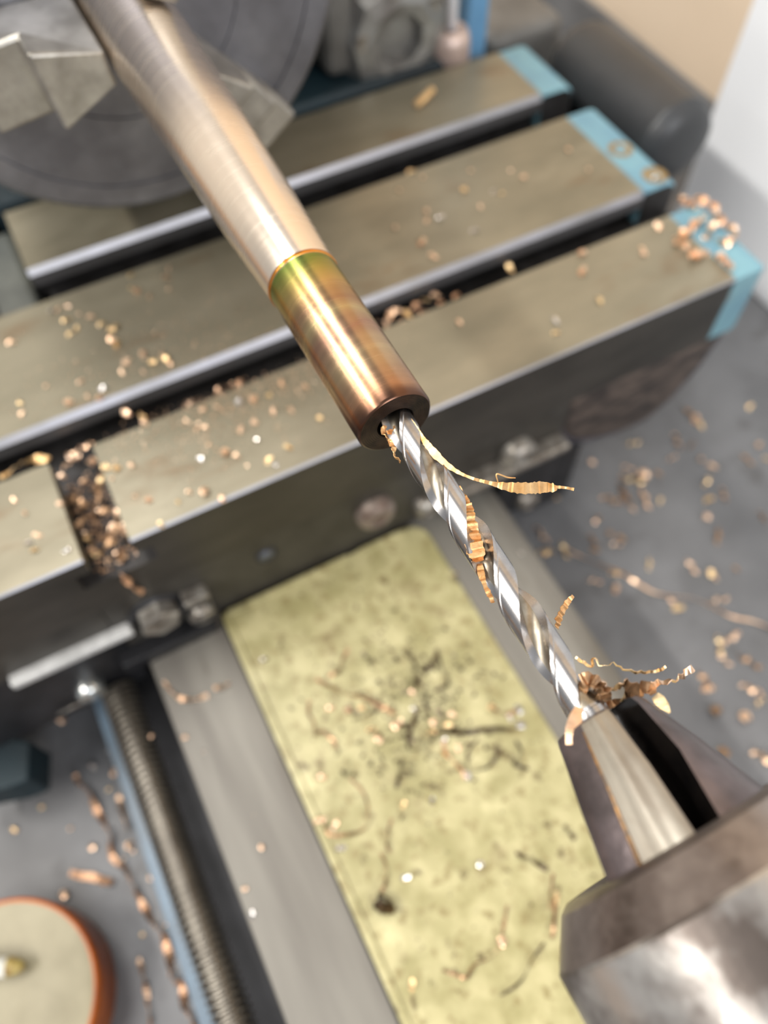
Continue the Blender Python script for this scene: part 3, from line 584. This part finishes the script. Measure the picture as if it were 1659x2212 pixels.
# ------------------------------------------------------------------ tailstock drill chuck
dc = thing('drill_chuck', 'worn steel drill chuck with three open jaws holding the twist drill', 'chuck', (135, YA, ZA - 17))
def sector(rows_in, name, mats, parent):
    """jaw: rows of (x, r_out, ang0, ang1) in degrees about the axis; its inner edge lies against the drill"""
    mb = MB(); n = 14; rows = []
    for (x, r, a0, a1) in rows_in:
        row = []
        for i in range(n + 1):
            a = math.radians(a0 + (a1 - a0) * i / n)
            e = 1 - .035 * (abs(2 * i / n - 1) ** 8)           # slightly eased edges
            row.append((x, YA + r * e * math.cos(a), ZA + r * e * math.sin(a)))
        for t in (.95, .5, .05):
            a = math.radians(a0 + (a1 - a0) * t); row.append((x, YD + 2.5 * math.cos(a), ZD + 2.5 * math.sin(a)))
        rows.append(row)
    m_ = len(rows[0]); F = []; mi = []
    for i in range(len(rows) - 1):
        for k in range(m_):
            F.append([i * m_ + k, i * m_ + (k + 1) % m_, (i + 1) * m_ + (k + 1) % m_, (i + 1) * m_ + k])
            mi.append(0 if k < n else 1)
    F.append(list(range(m_))[::-1]); mi.append(0)
    F.append([(len(rows) - 1) * m_ + k for k in range(m_)]); mi.append(0)
    mb.add([p for r_ in rows for p in r_], F); mb.mi = mi
    return mb.build(name, mats, parent, smooth_angle=35, recalc=True)
JR = [(98.4, 5.6), (98.7, 6.5), (99.5, 6.95), (106, 9.4), (113.4, 11.9), (118, 12.6)]
def jaw(a0s, a1s):
    sector([(x, r, a0s[0] + (a0s[1] - a0s[0]) * max(0, (x - 99)) / 14, a1s[0] + (a1s[1] - a1s[0]) * max(0, (x - 99)) / 14) for x, r in JR], 'jaw', [M['dc_dark'], M['dc_black']], dc)
jaw((86, 95), (151, 149))
jaw((-25, -25), (49, 79))
jaw((243, 243), (300, 300))
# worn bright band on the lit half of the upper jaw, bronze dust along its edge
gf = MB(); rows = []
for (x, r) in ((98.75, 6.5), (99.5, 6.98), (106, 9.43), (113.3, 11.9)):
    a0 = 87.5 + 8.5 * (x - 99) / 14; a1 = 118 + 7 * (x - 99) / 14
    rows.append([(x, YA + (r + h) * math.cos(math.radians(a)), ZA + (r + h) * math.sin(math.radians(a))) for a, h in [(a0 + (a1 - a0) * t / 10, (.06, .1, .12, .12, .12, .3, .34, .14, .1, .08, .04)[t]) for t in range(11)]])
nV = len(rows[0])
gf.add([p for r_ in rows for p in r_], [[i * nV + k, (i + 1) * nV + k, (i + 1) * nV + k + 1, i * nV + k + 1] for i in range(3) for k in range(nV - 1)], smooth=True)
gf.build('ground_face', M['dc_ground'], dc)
od = MB(); od.tube([(x, YA + r * math.cos(math.radians(a)), ZA + r * math.sin(math.radians(a))) for x, r, a in ((99.6, 6.95, 119), (106, 9.4, 122.5), (113.3, 11.85, 126))], [.14, .22, .32], 8)
od.build('bronze_dust_line', M['orange_dust'], dc)
MB().lathe([(117.9, 2.2), (113.3, 12.0), (113.2, 12.3), (113.3, 13.2), (113.9, 14.3), (118.2, 17.3)], 72).build('nose_collar', M['dc_mid'], dc, smooth_angle=25)
MB().lathe([(118.2, 17.3), (118.6, 17.6), (140, 17.6), (141, 17.2), (142, 17.2), (160, 17.4), (164, 14), (164, 0.01)], 72).build('sleeve', M['dc_bright'], dc, smooth_angle=25)
MB().lathe([(113.8, 0.01), (113.9, 10.6)], 48).build('jaw_well', M['dc_black'], dc)
MB().lathe([(164, 0.01), (164, 9), (240, 9), (240, 0.01)], 40).build('quill', M['bright'], dc)

# ------------------------------------------------------------------ tub and brush
tb = thing('paste_tub', 'shallow round tub of cream paste with an orange-brown rim on the tray', 'tub', (67, -190, -110))
cx, cy, R_ = 67.2, -189.8, 27.0
MB().lathe([(-110, 0.01), (-110, R_ - 1), (-109, R_), (-92, R_ + .8), (-90.4, R_ + .4), (-90, R_ - .4), (-90.8, R_ - 1.0)], 72, 'z', (cx, cy)).build('tub_wall', M['tub_out'], tb)
MB().lathe([(-90.3, R_ - .3), (-90.0, R_ - 2.5), (-91.2, 14), (-90.8, 6), (-91, 0.01)], 72, 'z', (cx, cy)).build('cream_fill', M['tub_in'], tb)
br = thing('brush', 'white plastic brush handle with yellowed tip lying across the cream tub', 'brush', (60, -195, -90))
MB().tube([(46, -212, -87), (59.3, -184.2, -87)], 2.7, 20).build('brush_handle', M['brush'], br)
MB().tube([(59.3, -184.2, -87), (59.9, -182.9, -87.2), (60.8, -181.0, -87.5), (61.3, -180, -87.8)], [2.6, 2.4, 1.8, .8], 20).build('brush_tip', M['tip'], br)

# ------------------------------------------------------------------ swarf
def smooth_path(pts, per=6):
    pts = [Vector(p) for p in pts]
    P = [pts[0] * 2 - pts[1]] + pts + [pts[-1] * 2 - pts[-2]]
    out = []
    for i in range(1, len(P) - 2):
        for k in range(per):
            t = k / per
            a, b, c, d = P[i - 1], P[i], P[i + 1], P[i + 2]
            out.append(0.5 * ((2 * b) + (c - a) * t + (2 * a - 5 * b + 4 * c - d) * t * t + (3 * b - a - 3 * c + d) * t ** 3))
    out.append(pts[-1])
    return out
def interp(ws, n):
    o = []
    for i in range(n):
        t = i / max(1, n - 1) * (len(ws) - 1); k = min(int(t), len(ws) - 2); o.append(ws[k] + (ws[k + 1] - ws[k]) * (t - k))
    return o
def ribbon(pts, widths, up=(0.1, -0.2, 1), twist=0.0, per=6, th=.07, crimp=0.0, curl=0.0, rnd=None, mb=None, saw=2, tail=False):
    """crimped metal ribbon; up is the face normal at the start, twist in turns along the length"""
    path = smooth_path(pts, per); n = len(path); ws = interp(widths, n)
    rnd = rnd or random
    mb = mb or MB(); V = []; F = []
    up = Vector(up).normalized()
    for i, p in enumerate(path):
        t = (path[min(i + 1, n - 1)] - path[max(i - 1, 0)])
        if t.length < 1e-9: t = Vector((1, 0, 0))
        t.normalize()
        s = t.cross(up)
        if s.length < 1e-4: s = Vector((1, 0, 0))
        s.normalize(); nrm = s.cross(t)
        a = 2 * math.pi * twist * i / n + curl * math.sin(i * .9)
        S2 = s * math.cos(a) + nrm * math.sin(a); N2 = nrm * math.cos(a) - s * math.sin(a)
        c = crimp * math.sin(i * 3.1416 / saw + .8 * rnd.random()) * (.4 + .9 * rnd.random()) * (min(1, .15 + 1.3 * i / n) if tail else 1)
        w = ws[i] * (1 + (.25 * (rnd.random() - .5) if crimp else 0)) / 2
        q = p + N2 * c
        V += [q + S2 * w + N2 * th / 2, q - S2 * w * .9 + N2 * (th / 2), q - S2 * w * .9 - N2 * th / 2, q + S2 * w - N2 * th / 2]
    for i in range(n - 1):
        for k in range(4): F.append([i * 4 + k, i * 4 + (k + 1) % 4, i * 4 + 4 + (k + 1) % 4, i * 4 + 4 + k])
    F += [[3, 2, 1, 0], [(n - 1) * 4 + k for k in range(4)]]
    mb.add(V, F); return mb
def swarf(name, mb, mats, label, group=None, base=None):
    """a piece of swarf as one mesh whose origin sits at its own base"""
    if base is None:
        zs = min(p[2] for p in mb.v); n = len(mb.v)
        base = (sum(p[0] for p in mb.v) / n, sum(p[1] for p in mb.v) / n, zs)
    mb.v = [(p[0] - base[0], p[1] - base[1], p[2] - base[2]) for p in mb.v]
    o = mb.build(name, mats); o.location = Vector(base) * MM
    return tag(o, label, 'chip', group)

# the sharp ones at the drill
swarf('long_chip', ribbon(LONG, [.25, .5, .7, 1.0, 1.15, .7, .4, .45, .55, 1.1, 1.6, 1.75, 1.6, 1.1, .5, .35, .45], up=(.52, -.3, .8), twist=.04, crimp=.045, per=8, saw=3, tail=True), M['ribbon'],
      'long golden ribbon chip curling from the bored hole out past the drill', base=LONG[0])
k = ribbon([(LONG[8][0], LONG[8][1], LONG[8][2] + .5), (LONG[8][0] - 1.1, LONG[8][1] + .4, LONG[8][2] + .9), (LONG[9][0] - 1.2, LONG[9][1], LONG[9][2] + .8), (LONG[9][0] - .7, LONG[9][1] + 1, LONG[9][2] + .6)], [.15, .22, .22, .12], per=6)
swarf('hair_chip', k, M['ribbon'], 'hair-thin bronze sliver lying along the long golden ribbon chip')
swarf('flute_chip', ribbon(FLUTE, [.6, 1.3, 1.7, 2.0, 1.9, 2.3, 2.5, 2.3, 1.2], up=(.52, -.2, .8), twist=.0, crimp=.42, per=7, saw=3, th=.12), M['packed'], 'crimped bronze chip packed into the middle drill flute', base=FLUTE[0])
swarf('flute_tail_chip', ribbon(FLUTE2, [.8, .9, .6, .75, .5], up=(.5, -.4, .8), twist=.1, crimp=.12, per=5), M['packed'], 'jointed bronze chip trailing below the middle drill flute', base=FLUTE2[0])
swarf('hanging_chip', ribbon(HANG, [.5, .9, 1.0, 1.2, .8], up=(.5, -.3, .8), twist=.12, crimp=.16, per=6), M['packed'], 'short beaded bronze chip standing alone to the right of the drill', base=HANG[-1])
for p, lb in zip(BORE, ('bronze chip crumpled at the left mouth of the bored hole', 'dark-edged chip hanging below the left mouth of the bored hole', 'folded bronze flake tucked inside the bored hole')):
    swarf('bore_chip', ribbon(p, [.6, 1.0, .8, .5], up=(.5, -.3, .8), twist=.4, crimp=.18, per=5), M['packed'], lb)
for (p, ws, lb, mk) in zip(JN, ([.35, .5, .35, .4, .45, .5, .4, .5, .35, .4, .3], [.8, 1.1, 1.2, 1.1, 1.0], [1.4, 2.0, 2.4, 2.0, 1.8, 2.2, 2.0, 1.6, .9], [1.6, 2.2, 2.0, 1.6, 1.2], [1.0, 1.8, 2.2, 2.0, 1.4]),
        ('thin dark beaded chip trailing rightwards from above the chuck jaws', 'pale jointed chip sticking out right of the chuck jaws', 'crumpled oily brown chip bunched on the chuck jaws', 'brown chip jammed in the mouth of the jaw gap', 'brown folded chip where the drill enters the chuck jaws'),
        ('gold', 'chip', 'chip_dark', 'chip_dark', 'chip_dark')):
    swarf('jaw_chip', ribbon(p, ws, up=(.1, -.2, .95), twist=.5, crimp=.28 if ws[0] > .4 else .14, per=5), M[mk], lb, base=p[0])
swarf('flat_chip', ribbon(FLAT, [.9, 1.5, 1.9, 2.1], up=(.45, -.4, .8), twist=.0, per=4), M['chip'], 'flat tan bronze chip lying on the tip of the upper chuck jaw')
swarf('pointed_chip', ribbon(FLATR, [1.1, 1.5, 1.2, .3], up=(.5, -.2, .8), per=4), M['gold'], 'pointed golden chip on the tip of the right chuck jaw')

# strands on the tray, bed and slide
def lay(pts, z, wob=.6): return [(p[0], p[1], z + abs(wob * math.sin(i * 1.7))) for i, p in enumerate(pts)]
swarf('swarf_strand', ribbon(lay(STRAND_R, -109.4), [.8, 1.0, 1.2, 1.2, .9, 1.0, 1.3], twist=1.2, crimp=.05), M['chip'], 'long thin pale strand of swarf crossing the tray right of the bed')
swarf('swarf_strand', ribbon(lay(S1, -108.8), [1.5, 2.6, 2.2, 1.6, 2.4, 2.6, 2.2, 2.4], twist=3, crimp=.3), M['copper'], 'long jointed bronze chip strung along the tray beside the leadscrew')
swarf('swarf_strand', ribbon(lay(S2, -109), [1.2, 2.2, 1.4, 1.6], twist=1, crimp=.2), M['chip'], 'short bronze strand on the tray between tub and leadscrew')
swarf('swarf_strand', ribbon(lay(S3, -108.8), [1.6, 2.2, 1.8], twist=.4, crimp=.2), M['chip'], 'short bronze strand leaning on the blue flange beside the leadscrew')
swarf('swarf_strand', ribbon([(p[0], p[1], -108.6) for p in S4], [2.0, 2.6, 2.4], twist=.1, crimp=.2), M['copper'], 'straight bronze chip lying alone on the tray above the tub')
swarf('swarf_strand', ribbon(lay(SB, -57.6, .4), [.9, 1.3, 1.6, 1.5], twist=1, crimp=.2), M['chip'], 'bent bronze chip lying on the front bed way')
swarf('swarf_strand', ribbon([(p[0], p[1], -57.3) for p in SB2], [1.2, 1.7, 1.5], twist=.3, crimp=.15), M['chip'], 'stubby pale chip on the front bed way near the yellow plate')
nl = ('coiled bronze strand at the outer edge of the nest on the blue slide end', 'looped bronze strand on the rear of the nest on the blue slide end', 'bronze strand across the middle of the blue slide corner', 'crumpled strand along the steel and blue joint at the slide corner',
      'straight pale strand lying along the front of the blue slide corner', 'small pale strand beside the slot at the blue slide end')
for p, lb in zip(NEST, nl):
    swarf('swarf_strand', ribbon([(q[0], q[1], .5 + 1.6 * abs(math.sin(i * 1.3))) for i, q in enumerate(p)], [1.8, 2.9, 2.4, 2.8, 2.0], twist=2, crimp=.6), M['chip'], lb)
for p, lb in ((FS1, 'golden strand lying along the slot edge left of the cross slot'), (FS2, 'bronze chip dangling from the front mouth of the cross slot')):
    swarf('swarf_strand', ribbon(lay(p, .5, .5) if p is FS1 else p, [1.4, 2.2, 1.8, 2.4, 1.6], twist=.6, crimp=.3), M['gold' if p is FS1 else 'copper'], lb)
# little spring on the rear band
p0, p1 = Vector((-119.9, 43.8, 1.3)), Vector((-125.4, 53.6, 1.3))
dv = (p1 - p0).normalized(); sv = dv.cross(Vector((0, 0, 1))).normalized(); uv = Vector((0, 0, 1))
sp = [p0 + (p1 - p0) * (i / 70) + (sv * math.cos(i * .62) + uv * math.sin(i * .62)) * 1.15 for i in range(71)]
swarf('spring_chip', ribbon(sp, [.8, 1.0, .8], per=2, up=(0, 0, 1)), M['gold'], 'small spring-shaped golden chip lying on the rear band of the slide')

yl = ['long brown oily strand slanting across the upper left of the yellow plate', 'brown hooked strand near the left lip of the yellow plate', 'large looped copper strand at the left lip of the yellow plate',
 'dark curved strand below the black chip cluster on the yellow plate', 'thin copper arc in the middle of the yellow plate', 'brown strand running down to the black clump on the yellow plate', 'bronze jointed strand right of the dark chip cluster',
 'dark hook-shaped strand right of the cluster on the yellow plate', 'dark forked strand at the top of the chip cluster', 'longest dark strand through the middle of the chip cluster', 'dark short strand above the middle of the chip cluster',
 'black bent strand near the right top of the chip cluster', 'brown strand near the right edge of the chip cluster', 'dark bent strand at the right edge of the yellow plate', 'brown strand below the first glint at the top of the yellow plate',
 'straight black sliver on the lower right of the yellow plate', 'dark sliver at the right edge of the yellow plate by the jaws', 'thin winding strand on the lower yellow plate', 'thin dark straight strand left of the chuck nose on the yellow plate',
 'copper strand standing against the chuck nose corner', 'black oily clump on the left lip of the yellow plate']
ymat = ['chip_dark', 'chip_dark', 'chip_dark', 'chip_black', 'chip_dark', 'chip_dark', 'chip', 'chip_black', 'chip_black', 'chip_black', 'chip_black', 'chip_black', 'chip_dark', 'chip_black', 'chip_dark', 'chip_black', 'chip_black', 'chip_dark', 'chip_black', 'chip_dark', 'chip_black']
yw = [1.5, 1.0, .8, .8, .8, .8, 1.4, .9, 1.2, 1.4, 1.1, 1.1, 1.2, 1.0, 1.2, 1.3, 1.2, .8, .6, .9, 3.4]
for i, (p, lb, mk, wd) in enumerate(zip(YS, yl, ymat, yw)):
    rr = random.Random(i)
    p = [(max(a, 5), min(max(b_, -87 if i != 20 else -89), -20.2)) for a, b_ in p]
    swarf('swarf_strand', ribbon([(q[0], q[1], -56.4 + .35 * abs(math.sin(j * 1.9 + i)) + wd * .12) for j, q in enumerate(p)], [wd * .7, wd, wd * 1.2, wd * .8], twist=.6 if wd < 2 else .3, crimp=wd * .12, rnd=rr), M[mk], lb)

# loose chips: a few shapes, copied one by one
def proto_mesh(kind, seed):
    rr = random.Random(seed); mb = MB()
    if kind == 'flake':
        L_ = 1.5 + rr.random()
        mb = ribbon([(-L_ / 2, 0, .25), (-L_ / 5, .2, .55), (L_ / 5, -.15, .5), (L_ / 2, .2, .2)], [.6, 1.0, .9, .5], twist=.2 * (rr.random() - .3), crimp=.13, per=3, rnd=rr, saw=1)
    elif kind == 'curl':
        mb = ribbon([(-.9 + .12 * i, .6 * math.cos(i * .9), .6 + .55 * math.sin(i * .9)) for i in range(14)], [.5, .8, .6], per=2, crimp=.05, rnd=rr)
    elif kind == 'string':
        mb = ribbon([(-1.9, 0, .3), (-.8, .7, .7), (.3, -.3, .4), (1.2, .5, .7), (2.1, -.2, .25)], [.5, .9, .8, .7, .4], twist=1, crimp=.18, per=3, rnd=rr)
    else:
        bm = bmesh.new(); bmesh.ops.create_icosphere(bm, subdivisions=1, radius=.5)
        for v in bm.verts: v.co = Vector((v.co.x * (1 + rr.random()), v.co.y * (.6 + rr.random()), v.co.z * (.5 + .4 * rr.random()) + .3))
        mb.bm(bm)
    zmin = min(p[2] for p in mb.v); mb.v = [(p[0], p[1], p[2] - zmin) for p in mb.v]
    return mb
PROTO = {}
for kd, n in (('flake', 4), ('curl', 3), ('string', 3), ('crumb', 3)):
    for i in range(n):
        for mk in ('chip', 'gold', 'chip_dark', 'silver_chip', 'copper'):
            o = proto_mesh(kd, i * 7 + len(kd)).build('bronze_chip', M[mk])
            PROTO[(kd, i, mk)] = o.data
            bpy.data.objects.remove(o)
CNT = {'flake': 4, 'curl': 3, 'string': 3, 'crumb': 3}
rc = random.Random(5)
first = None
LOOK = {'flake': 'flat', 'curl': 'curled', 'string': 'jointed', 'crumb': 'lumpy'}
TONE = {'chip': 'pale', 'gold': 'golden', 'chip_dark': 'brown', 'silver_chip': 'silvery', 'copper': 'coppery'}
def put(x, y, z, where, group, kinds, mats, smin=.7, smax=1.2):
    """one loose chip; its label tells its look and where it lies"""
    global first
    kd = rc.choice(kinds); mk = rc.choice(mats); me = PROTO[(kd, rc.randrange(CNT[kd]), mk)]
    if first is None:
        first = bpy.data.objects.new('bronze_chip', me); o = first
    else:
        o = first.copy(); o.data = me
    COL.objects.link(o)
    s = smin + (smax - smin) * rc.random()
    size = 'bigger' if s > smin + .62 * (smax - smin) else 'smaller'
    o.scale = (s, s, s); o.location = (x * MM, y * MM, z * MM)
    o.rotation_euler = (0, 0, rc.random() * 6.28)
    tag(o, '%s %s %s chip %s' % (size, TONE[mk], LOOK[kd], where), 'chip', group)
    return o
small = ('flake', 'crumb', 'flake', 'curl'); mixc = ('chip', 'chip', 'gold', 'chip', 'silver_chip')
for q in MID_R:
    w = 'by the rear slot' if q[0] < -72 else 'near the blue end' if q[1] > 62 else 'away from slots'
    put(q[0], q[1], 0, 'on right middle band ' + w, 'chips on the right of the middle band', small, mixc, .9, 1.4)
for q in MID_L:
    w = 'by the rear slot' if q[0] < -76 else 'by front slot' if q[0] < -40 and q[0] > -58 else 'away from slots'
    w2 = 'far left' if q[1] < -95 else 'left'
    put(q[0], q[1], 0, 'on %s middle band %s' % (w2, w), 'chips on the left of the middle band', small, mixc, .8, 1.35)
for q in NEAR_R:
    put(q[0], q[1], 0, 'on right front band' + (' near the nest' if q[1] > 55 else ''), 'chips on the front band right of the bar', small, mixc, 1.0, 1.6)
for q in NEAR_C:
    w = 'by the slot' if q[0] < -20 else 'near its edge' if q[0] > -8 else 'away from slots'
    w2 = 'by the cross slot' if q[1] < -82 else 'on left front band'
    put(q[0], q[1], 0, '%s %s' % (w2, w), 'chips on the front band left of the bar', small, mixc, .8, 1.4)
for q in NEAR_L: put(q[0], q[1], 0, 'on front band beyond the cross slot', 'chips on the front band beyond the cross slot', small, mixc, .7, 1.1)
for q in LIPC:
    put(q[0], q[1], q[2], 'in front slot right of bar' if q[1] > -40 else 'in front slot left of bar', 'chips caught in the front slot', ('flake', 'string', 'curl'), ('chip', 'gold', 'copper'), 1.1, 1.8)
for i, q in enumerate(SLOT):
    x = min(max(q[0], -42), -1.5); y = min(max(q[1], -112), -102.4)
    w = 'at the front' if x > -12 else 'at the back' if x < -24 else 'halfway'
    put(x, y, -12.4 + (4.2 if i % 3 == 0 else 2.0 if i % 3 == 1 else .2), 'in the cross slot ' + w, 'chips heaped in the cross slot', ('flake', 'string', 'curl', 'flake'), ('chip', 'chip_dark', 'gold', 'chip_dark'), 1.1, 2.0)
for q in TRAY_R:
    w = 'near the rusty casting' if q[0] < 20 else 'beside the bed' if q[1] < 55 else 'in the open' if q[0] < 62 else 'near the chuck jaws'
    put(q[0], q[1], -110, 'on the rear tray ' + w, 'chips on the tray behind the bed', ('string', 'flake', 'curl', 'string'), ('chip', 'chip', 'gold', 'chip_dark'), 1.2, 2.4)
for q in TRAY_L:
    w = 'by the apron' if q[0] < 25 else 'by the leadscrew' if q[1] > -160 else 'above the tub'
    put(q[0], q[1], -110, 'on the front tray ' + w, 'chips on the tray before the leadscrew', ('flake', 'curl', 'crumb'), mixc, .9, 1.6)
for q in BED:
    put(q[0], q[1], -58 if q[1] > -60 or q[1] < -104 else -58.8, 'on the rear bed way' if q[1] > -60 else 'on the front bed way', 'chips on the bed ways', small, mixc, .7, 1.1)
for q in YC:
    w = 'at its left lip' if q[1] < -74 else 'in the dark cluster' if 20 < q[0] < 70 and q[1] > -66 else 'in the lower part' if q[0] > 70 else 'in the middle'
    put(max(q[0], 4), min(max(q[1], -89), -20), -56.9 if -87 < q[1] else -56.1, 'on the yellow plate ' + w, 'glinting chips on the yellow plate', ('flake', 'curl', 'flake'), ('chip', 'chip', 'gold', 'silver_chip'), .9, 1.5)

# chips that look alike and lie together are told apart by how near the drilled bar they lie
by = {}
for o in COL.objects:
    if o.name.startswith('bronze_chip') and 'label' in o: by.setdefault(o['label'], []).append(o)
ORD = ['nearest', 'second nearest', 'third nearest', 'fourth nearest', 'fifth nearest', 'sixth nearest', 'seventh nearest']
for lb, os_ in by.items():
    if len(os_) > 1:
        os_.sort(key=lambda o: (o.location.x - 48.4 * MM) ** 2 + (o.location.y - YA * MM) ** 2)
        for i, o in enumerate(os_):
            o['label'] = lb.replace(' the bar', ' bar') + (', farthest from the bar' if i == len(os_) - 1 else ', %s the bar' % ORD[min(i, 6)])

# bronze dust and crumbs too fine to pick apart
dust = MB(); rd = random.Random(3)
def crumb(x, y, z, s):
    V = [(x + s * (rd.random() - .5), y + s * (rd.random() - .5), z + s * (.2 + .6 * rd.random())) for _ in range(3)] + [(x, y, z)]
    dust.add(V, [[0, 1, 2], [0, 3, 1], [1, 3, 2], [2, 3, 0]])
for i in range(1900):        # along the near slot's lip and over the front band, thinning away from it
    y = rd.gauss(-62, 20); x = -32.2 + abs(rd.gauss(0, 9))
    if -99 < y < 80 and x < -.8: crumb(x, y, .03, .25 + .55 * rd.random() ** 2)
for i in range(900):
    y = rd.gauss(-70, 26); x = -45.5 - abs(rd.gauss(0, 13))
    if -120 < y < 80 and x > -89.5: crumb(x, y, .03, .2 + .5 * rd.random() ** 2)
for i in range(700):         # lying in the slot itself
    y = rd.choice((rd.gauss(-72, 14), rd.gauss(-18, 11))); x = -44 + 11 * rd.random() ** .6
    if y > -98: crumb(x, y, -12.5 + rd.random() * (3 + 8 * (x + 44) / 11), .5 + .9 * rd.random())
for i in range(500):         # in the short cross slot
    crumb(-33 + 32 * rd.random(), -112.4 + 10.6 * rd.random(), -12.5 + 3.5 * rd.random(), .5 + .9 * rd.random())
o = dust.build('bronze_dust', [M['chip']]); o['kind'] = 'stuff'; tag(o, 'fine bronze dust and crumbs sprinkled over the slide bands and slots', 'dust')

# oily crumbs sprinkled over the yellow plate, thickest in the dark cluster
dust = MB()
for i in range(1000):
    if i % 4: x, y = rd.gauss(56, 12), rd.gauss(-51, 12)
    else: x, y = 5 + 120 * rd.random(), -86 + 65 * rd.random()
    if x > 4 and -87 < y < -20: crumb(x, y, -56.88, (.4 + 2.0 * rd.random() ** 2) * (1.15 if i % 4 else .6))
o = dust.build('oily_crumbs', [M['chip_black']]); o['kind'] = 'stuff'; tag(o, 'dark oily crumbs sprinkled over the yellow plate', 'crumbs')
